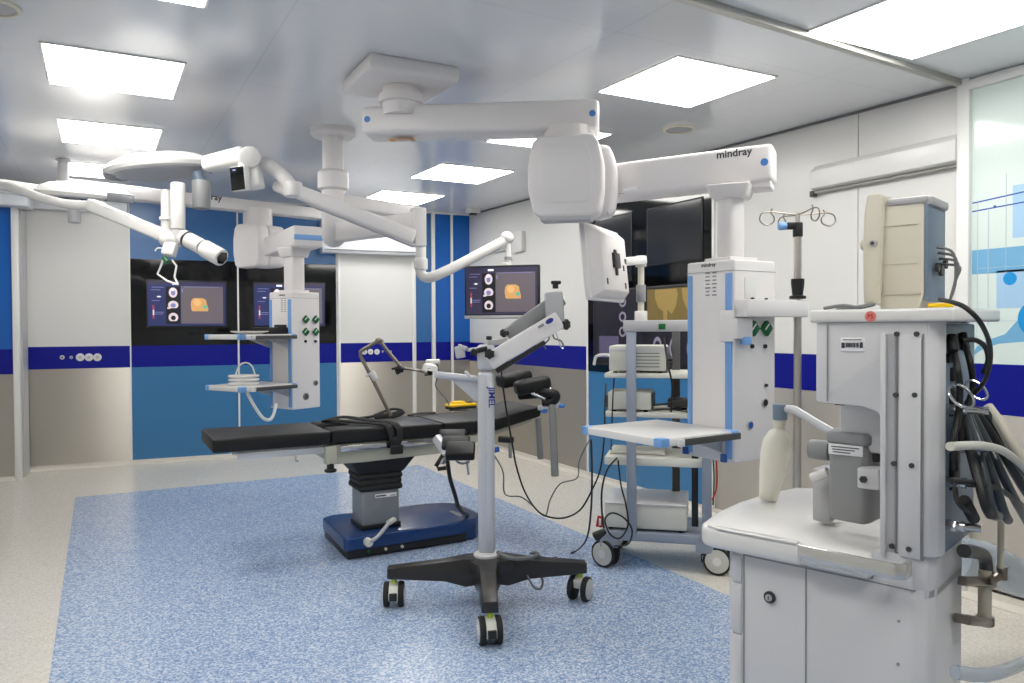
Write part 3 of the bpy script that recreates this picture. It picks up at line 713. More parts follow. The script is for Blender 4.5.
# ================================================================== REAR CEILING PENDANT
pc = P(63, 153, 5.7)
p2 = thing('ceiling_pendant', 'smaller white ceiling pendant at the rear, its supply column before the black window', 'ceiling pendant', (pc.x, pc.y, ceil_z(pc.y)))
za = P(63, 186, 5.7).z
b = MB(); b.cyl((pc.x, pc.y, za-.05), (pc.x, pc.y, ceil_z(pc.y)+.01), .036, n=24); b.lathe([(.001, .01), (.05, .01), (.05, .02), (.04, .03), (.001, .03)], Matrix.Translation((pc.x, pc.y, ceil_z(pc.y)-.03))); b.build('ceiling_post', M['white'], p2)
a3, (A0, A1, B0, B1), d3_, n3 = arm(60, 324, 5.72, 7.25, 177, 191.5, 208.5, 219, .15, 'arm', p2, .014)
u = (B0-A0).normalized(); fr = frame(PPL(207.5, 196.5, A0, n3)-n3*.001, u, u.cross(n3) if (u.cross(n3)).z > 0 else -u.cross(n3), -n3)
lettering('mindray', .075, fr, M['ink'], p2, bold=.022)
jb = P(258, 244, 6.85); zt, zb = P(258, 225, 6.85).z, P(258, 268.5, 6.85).z
b = MB(); b.cyl((jb.x, jb.y, zt-.02), (jb.x, jb.y, zt+.14), .125, n=28); b.build('joint_neck', M['white_plastic'], p2)
ang = rad(27)
fx2 = V((math.cos(rad(60)), -math.sin(rad(60)), 0)); fn2 = V((math.sin(rad(60)), math.cos(rad(60)), 0))
hh = zt-zb
JH2 = frame((P(240, 244, 6.75).x, P(240, 244, 6.75).y, (zt+zb)/2), fx2, fn2, (0, 0, 1))
JH2 = frame((jb.x-.12, jb.y-.08, (zt+zb)/2), V((math.cos(rad(-62)), math.sin(rad(-62)), 0)), V((math.sin(rad(62)), math.cos(rad(62)), 0)), (0, 0, 1))
prof2 = [(x*1.08, z*hh/.35) for x, z in [(-.145, -.155), (-.115, -.175), (.115, -.175), (.150, -.155), (.165, -.06), (.165, .06), (.145, .145), (.12, .175), (-.12, .175), (-.15, .145), (-.168, .05), (-.168, -.06)]]
b = MB(JH2); b.prism(prof2, 0, .12, mx=exy, bev=.02, seg=3); b.build('joint_housing', M['white_plastic'], p2)
b = MB(JH2); b.prism([(x*.95, z*.95) for x, z in prof2], .124, .32, mx=exy, bev=.03, seg=3); b.build('joint_drum', M['white_plastic'], p2)
a4 = P(293, 235, 5.7); z40, z41 = P(293, 246, 5.7).z, P(293, 225, 5.7).z; za4 = (z40+z41)/2
yv = V((-.05, 1, 0)).normalized(); xv = V((1, .05, 0)).normalized()
A4 = frame((a4.x, a4.y, za4), xv, yv, (0, 0, 1))
b = MB(A4); b.box((.115, .46, 0), (.23, .92, z41-z40), .018, 3); b.build('arm', M['white_plastic'], p2)
b = MB(A4); b.box((.115, -.002, -.008), (.215, .012, .04), .003); b.build('arm_stripe', M['pend_blue'], p2)
c2 = P(293, 410, 5.75); L2 = .266
ex2 = V((math.cos(ang), math.sin(ang), 0)); ey2 = V((-math.sin(ang), math.cos(ang), 0))
zb2, zt2 = c2.z, P(293, 291.5, 5.75).z
H2, ex2, ey2 = pendant_head(p2, c2, ang, zb2, zt2, L2, 5.75, 2)
cc = H2 @ V((.133, .133, 0)); zu = P(300, 240, 5.85).z
b = MB(); b.box((0, 0, 0), (.2, .18, .075), .012, 3, mx=frame((cc.x, cc.y, z40-.03), ex2, ey2, (0, 0, 1)), taper=(.8, .8)); b.build('drop_collar', M['white_plastic'], p2)
b = MB(); b.box((0, 0, 0), (.125, .125, z40-.04-zt2), .03, 4, mx=frame((cc.x, cc.y, (z40-.04+zt2)/2), ex2, ey2, (0, 0, 1))); b.build('drop_tube', M['white_plastic'], p2)
b = MB(); b.box((0, 0, 0), (.16, .16, .02), .006, mx=frame((cc.x, cc.y, zt2+.008), ex2, ey2, (0, 0, 1))); b.build('drop_flange', M['white_plastic'], p2)
for px in (305.2, 315.2):
    for py in (319.4, 331.8):
        q = onface(px, py, H2, 'R'); outlet(H2, q.x, q.z, p2, .031)
    q = onface(px, 341.3, H2, 'R'); port(H2, q.x, q.z, p2, .011)
q = onface(315.5, 383, H2, 'R'); port(H2, q.x, q.z, p2, .017, 'grey_dark', 'grey_light')
q = onface(305.8, 396.5, H2, 'R'); port(H2, q.x, q.z, p2, .02, 'grey_dark', 'grey_mid')
fL2 = frame((0, 0, 0), -ey2, (0, 0, 1), -ex2)
q = H2 @ onface(282, 295, H2, 'L'); fL2.translation = q-ex2*.001; lettering('mindray', .022, fL2, M['ink'], p2)
notice(H2, 283.5, 305, .07, .1, 7, p2, fL2)
D2 = 5.75
for py in (335.5, 388):
    I2 = H2.inverted(); zsh = P(244, py-1, 5.35).z
    p = [I2 @ PZ(x, y, zsh) for x, y in ((209, py-.5), (247, py+.5))] if abs(zsh-HC) > .2 else []
    x0, y0 = -.49, -.06; x1, y1 = -.004, .36
    shelf(H2, x0, x1, y0, y1, zsh, p2, .036)
    if py < 340: zsA = zsh
    else: zsB = zsh
def on2(x, y, z): return H2 @ V((x, y, z))
q = on2(-.30, .1, zsA)
b = MB(); b.lathe([(.001, .0), (.075, .0), (.13, .018), (.135, .024), (.12, .022), (.001, .012)], Matrix.Translation((q.x, q.y, zsA))); one('dish', b, M['white_gloss'], 'shallow white dish on the upper shelf of the rear pendant', 'dish')
q = on2(-.10, .12, zsA); t = thing('infusion_pump', 'small black device at the column end of the rear pendant upper shelf', 'device', (q.x, q.y, zsA), mx=None)
b = MB(); b.box((0, 0, .025), (.2, .16, .05), .008, mx=frame((q.x, q.y, zsA), ex2, ey2, (0, 0, 1))); b.build('case', M['black'], t)
b = MB(); b.box((.04, -.06, .055), (.08, .05, .03), .006, mx=frame((q.x, q.y, zsA), ex2, ey2, (0, 0, 1))); b.build('handle', M['rubber'], t)
q = on2(-.34, .12, zsB); t = thing('wire_basket', 'white round coil holder on the lower shelf of the rear pendant', 'basket', (q.x, q.y, zsB))
b = MB()
for zz in (.012, .04, .066): b.tube([(q.x+.1*math.cos(a), q.y+.07*math.sin(a), zsB+zz) for a in [i*math.pi/8 for i in range(16)]], .009, 8, closed=True, sub=2)
b.build('coil', M['white_gloss'], t)
b = MB(); b.tube([(q.x-.06, q.y, zsB+.06), (q.x-.03, q.y, zsB+.14), (q.x+.02, q.y, zsB+.16), (q.x+.06, q.y, zsB+.13), (q.x+.08, q.y, zsB+.06)], .006, 8); b.build('handle', M['tube_white'], t)
b = MB(); b.tube([P(247, 392, 5.45), P(252, 402, 5.42), P(261, 416, 5.45), P(268, 420, 5.5), P(273, 416, 5.55), P(276, 404, 5.6)], .012, 10)
one('hose', b, M['tube_white'], 'white hose hanging in a loop below the rear pendant lower shelf', 'hose')

# ================================================================== SURGICAL LIGHTS
LD = 4.75
lc = P(333, 160, LD); lx, ly = lc.x, lc.y; zc = ceil_z(ly)
def LZ(y, d=LD): return P(333, y, d).z
sl = thing('surgical_light', 'white surgical light on a round ceiling column, its lamp head carrying a small dark display', 'surgical light', (lx, ly, zc))
b = MB(); b.lathe([(.001, zc+.01), (.136, zc+.01), (.136, zc-.035), (.12, zc-.05), (.001, zc-.05)], Matrix.Translation((lx, ly, 0)), 40); b.build('ceiling_flange', M['white_plastic'], sl)
b = MB(); b.lathe([(.001, zc-.04), (.064, zc-.04), (.064, LZ(170)), (.094, LZ(173)), (.094, LZ(189)), (.07, LZ(191)), (.066, LZ(209)), (.001, LZ(209))], Matrix.Translation((lx, ly, 0)), 36); b.build('column', M['white_plastic'], sl)
b = MB(); b.lathe([(.001, LZ(207)), (.072, LZ(207)), (.072, LZ(237)), (.06, LZ(243)), (.03, LZ(246.5)), (.001, LZ(247.5))], Matrix.Translation((lx, ly, 0)), 36); b.build('column_foot', M['white_plastic'], sl)
o_ = V((lx, ly, 0))
e = P(418, 222, 4.4); b = MB(); b.beam(V((lx, ly, P(340, 233, 4.75).z)), V((e.x, e.y, P(418, 222.5, 4.4).z)), .085, .115, .014, 3); b.build('extension_arm', M['white_plastic'], sl)
b = MB(); b.box((e.x, e.y, (P(418, 208, 4.4).z+P(418, 247, 4.4).z)/2), (.075, .085, P(418, 208, 4.4).z-P(418, 247, 4.4).z), .01, 3, mx=None); b.build('arm_joint', M['white_plastic'], sl)
s0, s1 = P(414, 238, 4.36), P(296, 191, 4.12)
b = MB(); b.beam(s0, s1, .075, .088, .02, 3, taper=.85); b.build('spring_arm', M['white_plastic'], sl)
b = MB(); b.beam(s0-V((0, 0, .043)), s0.lerp(s1, .9)-V((0, 0, .039)), .045, .02, .004); b.build('arm_slot', M['grey_light'], sl)
b = MB(); b.cyl(P(293, 182, 4.12), P(293, 197, 4.12), .05, n=22, bev=.01); b.build('yoke_joint', M['white_plastic'], sl)
b = MB(); b.tube([P(293, 190, 4.12), P(288, 182, 4.12), P(279, 173, 4.13), P(267, 165, 4.13), P(254, 160, 4.13)], .038, 14); b.build('yoke', M['white_plastic'], sl)
b = MB(); b.cyl(P(276, 186, 4.18), P(290, 192, 4.14), .03, n=18, bev=.006); b.build('yoke_stub', M['white_plastic'], sl)
def lamp_head(t, c, r, tilt, handle, segs=(160, 338)):
    """round lamp head seen nearly edge on: domed shell, grey rim segments, glass face"""
    X = Matrix.Translation(c) @ tilt
    b = MB(X); b.lathe([(.001, .085), (r*.35, .082), (r*.7, .066), (r*.92, .036), (r, .008), (r*.98, -.012), (r*.9, -.02), (.001, -.02)], n=44); o = b.build('lamp_head', M['white_gloss'], t)
    for a0 in segs:
        pts = []
        for i in range(9):
            a = rad(a0-26+i*6.5); pts.append((math.cos(a)*r*1.012, math.sin(a)*r*1.012))
        for i in range(9):
            a = rad(a0+26-i*6.5); pts.append((math.cos(a)*r*.8, math.sin(a)*r*.8))
        b = MB(X); b.prism(pts, -.026, .03, bev=.006); b.build('rim_segment', M['lamp_grey'], o)
    b = MB(X); b.lathe([(.001, -.024), (r*.86, -.024), (r*.86, -.018), (.001, -.018)], n=40); b.build('lamp_glass', M['grey_light'], o)
    if handle:
        b = MB(X); b.lathe([(.001, -.2), (.034, -.2), (.04, -.19), (.044, -.06), (.05, -.02), (.001, -.02)], n=24); b.build('sterile_handle', M['grey_mid'], o)
    return X
lamp_head(sl, P(163, 170, 4.3), .3, Matrix.Rotation(rad(-6), 4, V((FW.x, FW.y, 0))) @ Matrix.Rotation(rad(4), 4, V((RT.x, RT.y, 0))), False)
b = MB(); b.cyl(P(201.5, 181, 4.2), P(201.5, 209, 4.2), .05, .046, n=24, bev=.006); b.build('sterile_handle', M['grey_mid'], sl)
b = MB(); b.cyl(P(196, 172, 4.2), P(200, 184, 4.2), .03, n=16); b.build('handle_neck', M['grey_blue'], sl)
b = MB(); b.beam(P(206, 165.5, 4.15), P(249, 156, 4.08), .12, .085, .03, 4, taper=1.15); b.build('head_arm', M['white_gloss'], sl)
b = MB(); b.cyl(P(250, 157, 4.0), P(250, 157, 4.16), .056, n=26, bev=.012); b.beam(P(249, 160, 4.08), P(254, 189, 4.08), .1, .1, .016, 3, up=RT); b.build('control_housing', M['white_gloss'], sl)
pa = P(237.5, 178.5, 4.0); fx = (P(247, 176.5, 4.0)-P(228, 179.5, 4.05)).normalized(); up_ = (P(235, 166, 4.0)-P(240, 191, 4.0)).normalized(); nz_ = fx.cross(up_).normalized(); up_ = nz_.cross(fx)
b = MB(frame(pa, fx, up_, nz_)); b.box((0, 0, -.02), (.1, .128, .04), .006); cp = b.build('control_panel', M['white_gloss'], sl)
b = MB(frame(pa, fx, up_, nz_)); b.box((0, 0, .001), (.09, .12, .004), .002, m=M['black_glass']); b.box((-.015, .045, .0034), (.02, .008, .0008), m=M['scr_line']); b.build('display', None, cp)
# monitor arm on the second boom
m0 = V((lx, ly, P(343, 200, 4.75).z)); me_ = P(419, 216, 5.05)
b = MB(); b.beam(m0, V((me_.x, me_.y, P(419, 214, 5.05).z)), .09, .085, .014, 3); b.build('extension_arm', M['white_plastic'], sl)
b = MB(); b.tube([P(421, 214, 5.05), P(421, 262, 5.05), P(421, 273, 5.05), P(427, 277.5, 5.05), P(440, 274, 5.05), P(470, 259, 5.12), P(507, 239.5, 5.2)], .034, 16, sub=6); b.build('monitor_arm', M['white_gloss'], sl)
b = MB(); b.cyl(P(421, 258, 5.05), P(421, 270, 5.05), .045, n=24, bev=.012); b.build('arm_elbow', M['white_gloss'], sl)
b = MB(); b.sphere(P(507, 238, 5.2), .045); b.build('arm_knuckle', M['white_gloss'], sl)
b = MB(); b.cyl(P(508, 240, 5.2), P(508.5, 268, 5.2), .02, n=16, m=M['white_gloss']); b.cyl(P(508.3, 257, 5.2), P(508.3, 260, 5.2), .027, n=16, m=M['grey_mid']); b.build('monitor_stem', None, sl)
# hanging monitor
MD = 5.15
cM = P(501.5, 292, MD); fxm = (P(540, 292, MD-.06)-P(463, 292, MD+.06)); fxm.z = 0; fxm.normalize(); nm = fxm.cross(V((0, 0, 1)))
if nm.dot(FW) > 0: nm = -nm
MF = frame(cM, fxm, (0, 0, 1), nm); Wm = (P(540, 292, MD)-P(463, 292, MD)).length; Hm = (P(501, 265.5, MD)-P(501, 319, MD)).length
mo = thing('monitor', 'flat black monitor showing brain scans, hanging from the surgical light arm', 'monitor', mx=MF)
b = MB(MF); b.box((0, 0, -.02), (Wm, Hm, .04), .006, 2); b.build('case', M['black'], mo)
b = MB(MF); b.box((0, -Hm/2+.012, .002), (Wm, .022, .006), .002); b.build('lower_bezel', M['grey_light'], mo)
b = MB(MF); b.box((0, 0, -.055), (.12, .12, .04), .006); b.beam((0, 0, -.06), (.02, Hm/2+.02, -.03), .04, .03, .004); b.build('mount', M['white_gloss'], mo)
screen(mo, MF @ Matrix.Translation((0, .008, .0012)), Wm-.025, Hm-.045, 'ct')

# second light with the camera arm, its column stands left of the picture
q = P(-70, 180, 4.7); zc = ceil_z(q.y)
s2 = thing('surgical_light', 'white surgical light at the left edge with a camera on a slim spring arm', 'surgical light', (q.x, q.y, zc))
b = MB(); b.cyl((q.x, q.y, P(-70, 192, 4.7).z), (q.x, q.y, zc+.01), .06, n=24); b.lathe([(.001, zc+.01), (.13, zc+.01), (.13, zc-.03), (.001, zc-.03)], Matrix.Translation((q.x, q.y, 0))); b.build('column', M['white_plastic'], s2)
b = MB(); b.tube([V((q.x, q.y, P(-70, 184, 4.7).z)), P(-30, 184, 4.7), P(2, 186, 4.7), P(25, 189.5, 4.72), P(44, 192, 4.78)], .042, 14); b.build('yoke', M['white_gloss'], s2)
lamp_head(s2, P(85, 195.5, 4.9), .285, Matrix.Rotation(rad(5), 4, V((FW.x, FW.y, 0))) @ Matrix.Rotation(rad(6), 4, V((RT.x, RT.y, 0))), False, (322,))
b = MB(); b.cyl(P(74, 199, 4.75), P(74.5, 223, 4.75), .036, n=20, bev=.005); b.build('sterile_handle', M['grey_light'], s2)
b = MB(); b.box((0, 0, 0), (.13, .12, .06), .01, mx=frame(P(73, 199, 4.8), RT, FW, (0, 0, 1))); b.build('handle_mount', M['grey_blue'], s2)
b = MB(); b.tube([P(-30, 184, 4.6), P(2, 186, 4.5), P(18, 189.5, 4.4), P(45, 199, 4.35), P(70, 204.5, 4.32), P(93, 205.5, 4.3)], .026, 14); b.build('camera_arm', M['white_gloss'], s2)
b = MB(); b.beam(P(90, 205, 4.3), P(172, 238.5, 4.12), .065, .068, .014, 3); b.build('spring_arm', M['white_gloss'], s2)
b = MB(); b.beam(P(108, 216, 4.27), P(168, 240.5, 4.13), .02, .012, .003); b.build('arm_slot', M['grey_light'], s2)
b = MB(); b.beam(P(90, 204, 4.3), P(103, 208, 4.28), .075, .06, .015); b.build('arm_knuckle', M['white_gloss'], s2)
b = MB(); b.cyl(P(178, 183, 4.1), P(178, 240, 4.1), .037, n=24, m=M['white_gloss'], bev=.006); b.cyl(P(178, 229, 4.1), P(178, 230.5, 4.1), .0378, n=24, m=M['grey_mid']); b.build('joint_tube', None, s2)
b = MB(); b.cyl(P(166, 190, 4.14), P(166, 238, 4.14), .026, n=20, bev=.004); b.cyl(P(166, 217, 4.14), P(166, 220, 4.14), .035, n=20); b.build('joint_tube', M['white_gloss'], s2)
b = MB(); b.sphere(P(172, 240, 4.11), .052, (1.3, 1.1, .9)); b.build('camera_joint', M['white_gloss'], s2)
c0, c1_ = P(183, 237, 4.08), P(222, 258, 3.98)
b = MB(); b.cyl(c0, c0.lerp(c1_, .5), .042, n=24, m=M['white_gloss'], bev=.006); b.cyl(c0.lerp(c1_, .1), c0.lerp(c1_, .15), .0435, n=24, m=M['black']); b.cyl(c0.lerp(c1_, .48), c0.lerp(c1_, .56), .034, n=24, m=M['black'])
b.cyl(c0.lerp(c1_, .54), c1_, .047, n=28, m=M['white_gloss'], bev=.01); b.build('camera', None, s2)
dd = (c1_-c0).normalized(); b = MB(); b.cyl(c1_-dd*.004, c1_+dd*.003, .036, n=6); b.build('camera_lens', M['black_glass'], s2)
b = MB(); b.beam(P(172, 243, 4.08), P(168, 256, 4.06), .05, .07, .012, 2, up=RT); b.build('camera_bracket', M['white_gloss'], s2)
b = MB(); b.tube([P(164, 258, 4.06), P(161, 266, 4.06), P(157.5, 274, 4.06), P(167, 281, 4.05), P(178, 284.5, 4.04)], .0055, 8, smooth=False); b.tube([P(172, 260, 4.06), P(176.5, 266, 4.06), P(174.5, 277, 4.06), P(178, 284.5, 4.04)], .0055, 8, smooth=False); b.build('guide_handle', M['white_gloss'], s2)
b = MB(); b.cyl(P(164, 257.5, 4.06), P(167.5, 262, 4.05), .013, n=14); b.build('handle_clip', M['green'], s2)
b = MB(); b.tube([P(166, 249, 4.06), P(158, 248, 4.05), P(155, 251, 4.05)], .004, 6); b.build('cable_tail', M['tube_white'], s2)
#@@PART3
# ================================================================== OPERATING TABLE
YN, YFa = 4.2, 4.69
ot = thing('operating_table', 'operating table with black padded top on a deep blue base', 'operating table', (1.63, 4.47, 0))
XZ = lambda y: Matrix(((1, 0, 0, 0), (0, 0, 1, y), (0, 1, 0, 0), (0, 0, 0, 1)))
bo = [(1.185, 4.20), (1.205, 4.18), (1.9, 4.205), (2.02, 4.24), (2.09, 4.31), (2.09, 4.64), (2.02, 4.73), (1.9, 4.76), (1.26, 4.76), (1.20, 4.72)]
b = MB(); b.prism(bo, .055, .135, bev=.014, seg=3); bs = b.build('base', M['table_blue'], ot)
b = MB(); b.prism([(1.88, 4.22), (2.02, 4.245), (2.085, 4.32), (2.085, 4.64), (2.02, 4.725), (1.88, 4.755)], .012, .07, bev=.008); b.build('base_end', M['table_blue'], bs)
b = MB(); b.prism([(1.205, 4.20), (1.95, 4.22), (1.95, 4.74), (1.215, 4.74)], .008, .06, bev=.008); b.build('base_skirt', M['black'], ot)
b = MB()
for x, y in ((1.26, 4.28), (1.26, 4.7), (2.0, 4.3), (2.0, 4.68)): b.cyl((x, y, .0035), (x, y, .02), .025, n=16)
b.build('base_foot', M['rubber'], ot)
b = MB()
for x, m in ((1.33, 'green'), (1.43, 'cream'), (1.53, 'cream')): b.cyl((x, 4.21, .037), (x, 4.198, .037), .009, n=12, m=M[m])
b.build('base_lamp', None, bs)
b = MB(); b.box((1.96, 4.4, .136), (.03, .16, .002), .0005); b.build('base_plate', M['grey_mid'], bs)
b = MB(); b.tube([(1.315, 4.19, .1), (1.33, 4.155, .108), (1.37, 4.155, .13), (1.42, 4.165, .175), (1.445, 4.17, .2)], .013, 12, flat=(.011, .016)); b.build('brake_lever', M['grey_light'], ot)
b = MB(); b.cyl((1.315, 4.20, .1), (1.315, 4.145, .1), .024, n=18, bev=.004); b.build('lever_hub', M['offwhite'], ot)
b = MB(); b.beam((1.43, 4.17, .19), (1.48, 4.18, .21), .035, .022, .006); b.build('lever_pad', M['offwhite'], ot)
cx, cy = 1.435, 4.40
b = MB(); b.box((cx, cy, .245), (.225, .21, .23), .012, 3); b.build('column', M['silver_dark'], ot)
b = MB(); b.box((cx, cy, .148), (.24, .225, .03), .006); b.build('column_collar', M['black'], ot)
b = MB(); b.box((cx+.03, cy-.1062, .325), (.13, .002, .022), .0005, m=M['paper']); b.box((cx+.0, cy-.1075, .325), (.06, .0015, .008), m=M['ink']); b.box((cx+.07, cy-.1075, .322), (.03, .0015, .005), m=M['ink_light']); b.build('label_plate', None, ot)
b = MB()
for i in range(3): b.box((cx, cy, .375+i*.033), (.262-.008*(i % 2), .245-.008*(i % 2), .036), .014, 3)
b.build('bellows', M['rubber'], ot)
b = MB(); b.box((cx, cy, .515), (.43, .36, .12), .02, 3, taper=(.62, .68)); b.build('cone_cover', M['rubber'], ot)
zr = lambda x: .66
b = MB(); b.prism([(1.13, .545), (1.13, .655), (1.9, .655), (2.14, .65), (2.02, .60), (1.78, .553), (1.3, .541)], YN+.02, YFa-.02, mx=XZ(0), bev=.008); b.build('top_frame', M['table_beige'], ot)
b = MB(); b.box((1.12, YN+.03, .60), (.06, .06, .1), .006); b.build('frame_bracket', M['table_beige'], ot)
b = MB(); b.cyl((1.12, YN+.02, .555), (1.12, YN+.02, .515), .02, n=16); b.cyl((1.12, YN+.02, .522), (1.12, YN+.02, .505), .033, n=18, bev=.004); b.build('lock_knob', M['black'], ot)
b = MB(); b.box((1.45, YN+.0, .632), (.56, .014, .034), .003); b.box((1.2, YN+.01, .632), (.02, .03, .03)); b.box((1.7, YN+.01, .632), (.02, .03, .03)); b.build('side_rail', M['chrome'], ot)
b = MB(); b.box((.86, YN+.04, .628), (.46, .02, .036), .004); b.box((.86, YFa-.04, .628), (.46, .02, .036), .004); b.box((.86, (YN+YFa)/2, .645), (.5, .4, .02), .004); b.build('leg_frame', M['silver'], ot)
b = MB(); b.tube([(.93, YN+.02, .61), (.93, YN+.02, .585), (.945, YN+.015, .58)], .005, 8); b.build('frame_hook', M['chrome'], ot)
# padded sections
b = MB(); b.prism([(.505, YN), (1.12, YN), (1.12, YFa), (.505, YFa)], .66, .733, bev=.012, seg=3); b.build('leg_pad', M['vinyl'], ot)
b = MB(); b.prism([(1.125, YN), (1.79, YN), (1.79, YFa), (1.125, YFa), (1.125, 4.54), (1.26, 4.53), (1.30, 4.47), (1.26, 4.40), (1.125, 4.38)], .658, .737, bev=.012, seg=3); b.build('seat_pad', M['vinyl'], ot)
b = MB(); b.prism([(1.795, .66), (2.12, .662), (2.46, .735), (2.475, .80), (2.13, .742), (1.795, .737)], YN, YFa, mx=XZ(0), bev=.012, seg=3); b.build('back_pad', M['vinyl'], ot)
b = MB(); b.prism([(1.9, .605), (2.1, .62), (2.4, .70), (2.44, .73), (2.12, .66), (1.9, .655)], YN+.03, YFa-.03, mx=XZ(0), bev=.005); b.build('back_frame', M['table_beige'], ot)
# head supports
H_ = lambda x, y, d=5.0: P(x, y, d)
def pad(a, c, w, h, m='vinyl', parent=ot, name='head_pad', bev=.025):
    b = MB(); b.beam(a, c, w, h, bev, 3); return b.build(name, M[m], parent)
pad(P(499, 382, 4.95), P(529, 376, 5.05), .13, .085)
pad(P(515, 389, 4.75), P(549, 381.5, 4.8), .13, .085)
b = MB(); b.tube([P(520, 395, 4.85), P(532, 394, 4.8), P(546, 393, 4.72), P(555, 395, 4.72), P(553, 401, 4.72), P(543, 402, 4.74)], .03, 12); b.build('head_ring', M['vinyl'], ot)
b = MB(); b.tube([P(524, 393, 4.85), P(536, 390, 4.8), P(541, 398, 4.78)], .012, 10); b.cyl(P(532, 393, 4.75), P(546, 399, 4.72), .016, n=14); b.cyl(P(549, 388, 4.75), P(553, 392, 4.72), .012, n=12); b.build('head_joint', M['chrome'], ot)
b = MB(); b.beam(P(538, 408, 4.75), P(560, 405, 4.72), .03, .03, .004); b.build('head_bracket', M['silver'], ot)
b = MB(); b.cyl(P(559, 406, 4.72), P(564, 406, 4.70), .014, n=16, bev=.004); b.build('bracket_knob', M['dot_blue'], ot)
b = MB(); b.cyl(P(542, 411, 4.75), P(546, 411, 4.72), .014, n=16, bev=.004); b.build('bracket_knob', M['dot_blue'], ot)
def pole(x0, y0, x1, y1, d, r, m='grey_mid', name='support_pole'):
    b = MB(); b.cyl(P(x0, y0, d), P(x1, y1, d), r, n=14); return b.build(name, M[m], ot)
pole(552, 404, 555, 476, 4.72, .024); pole(538, 418, 540.5, 459, 4.95, .02); pole(510, 440, 510.5, 458, 4.75, .012); 
b = MB(); b.beam(P(498, 439, 4.6), P(514, 440, 4.6), .05, .035, .008); b.build('rail_clamp', M['black'], ot)
b = MB(); b.cyl(P(496, 447, 4.6), P(497, 452, 4.6), .018, n=14, bev=.003); b.build('clamp_knob', M['pend_blue_dark'], ot)
# arm board on the near rail
ab = thing('arm_board', 'folded black arm board of three padded segments on the near table rail', 'arm board', P(458, 450, 4.15))
dz = [(439, 436, 466, 432, 4.34), (442, 443, 470, 439, 4.22), (446, 451, 475, 447.5, 4.08)]
for i, (xa, ya, xb, yb, d) in enumerate(dz):
    A, B_ = P(xa, ya, d), P(xb, yb, d); B_.z = A.z
    u = (B_-A).normalized(); w = .105 if i < 2 else .12
    hv_ = V((-u.y, u.x, 0)); tv = (hv_*math.cos(rad(26))+V((0, 0, 1))*math.sin(rad(26)))
    b = MB(frame((A+B_)/2, u, tv, u.cross(tv))); b.box((0, 0, 0), ((B_-A).length, w, .034 if i < 2 else .05), .012, 3); b.build('pad_segment', M['vinyl'], ab)
A, B_ = P(444, 452, 4.2), P(468, 447, 4.2)
b = MB(); b.beam(A, B_, .2, .012, .003); b.build('board_plate', M['silver'], ab)
b = MB(); b.cyl(P(467, 461, 4.08), P(468.5, 475, 4.08), .006, n=10); b.tube([P(456, 461, 4.08), P(462, 463.5, 4.08), P(470, 461.5, 4.08)], .006, 8); b.build('board_rod', M['post_grey'], ab)
b = MB(); b.beam(P(436, 437, 4.3), P(446, 452, 4.25), .04, .05, .008); b.beam(P(445, 450, 4.22), P(442, 464, 4.2), .022, .03, .005); b.build('board_joint', M['silver'], ab)
b = MB(); b.tube([P(443, 455, 4.2), P(436, 466, 4.2), P(438, 469, 4.2), P(446, 468, 4.2)], .012, 8, smooth=False); b.build('lock_lever', M['black'], ab)
b = MB(); b.tube([P(447.5, 461, 4.2), P(450, 478, 4.25), P(455, 495, 4.3), P(459, 508, 4.35), V((2.0, 4.32, .137))], .012, 8); one('cable', b, M['cable'], 'thick black cable from the arm board joint down to the blue table base', 'cable')
# straps over the table
zt_ = .742
b = MB(); b.tube([(1.19, 4.62, zt_), (1.22, 4.56, zt_+.012), (1.30, 4.42, zt_+.01), (1.42, 4.25, zt_+.008), (1.445, 4.2, zt_), (1.455, 4.175, .71), (1.47, 4.165, .64), (1.47, 4.17, .60)], .02, 10, flat=(.008, .024), sub=6)
b.tube([(1.19, 4.62, zt_), (1.30, 4.60, zt_+.02), (1.40, 4.45, zt_+.012), (1.48, 4.29, zt_+.01), (1.50, 4.2, zt_), (1.51, 4.172, .70), (1.49, 4.16, .64)], .02, 10, flat=(.008, .022), sub=6)
st = one('body_strap', b, M['strap'], 'black webbing strap lying across the table and over its near edge', 'strap')
b = MB(); b.box((1.485, 4.158, .61), (.075, .02, .055), .008); b.box((1.475, 4.165, .66), (.05, .016, .04), .006); bk = b.build('buckle', M['black'], st)
b = MB(); b.tube([(1.42, 4.655, zt_), (1.5, 4.62, zt_+.012), (1.56, 4.64, zt_+.03), (1.64, 4.66, zt_+.045), (1.70, 4.65, zt_+.03), (1.62, 4.6, zt_+.012), (1.5, 4.6, zt_+.01)], .02, 10, flat=(.008, .022), sub=6); one('body_strap', b, M['strap'], 'short looped black strap at the far edge of the table, behind the first strap', 'strap')
b = MB(); b.tube([(1.74, 4.64, zt_), (1.82, 4.66, zt_+.006), (1.93, 4.67, zt_+.004)], .015, 8, flat=(.006, .02)); one('body_strap', b, M['strap'], 'flat end of black strap at the far table edge beside the looped one', 'strap')
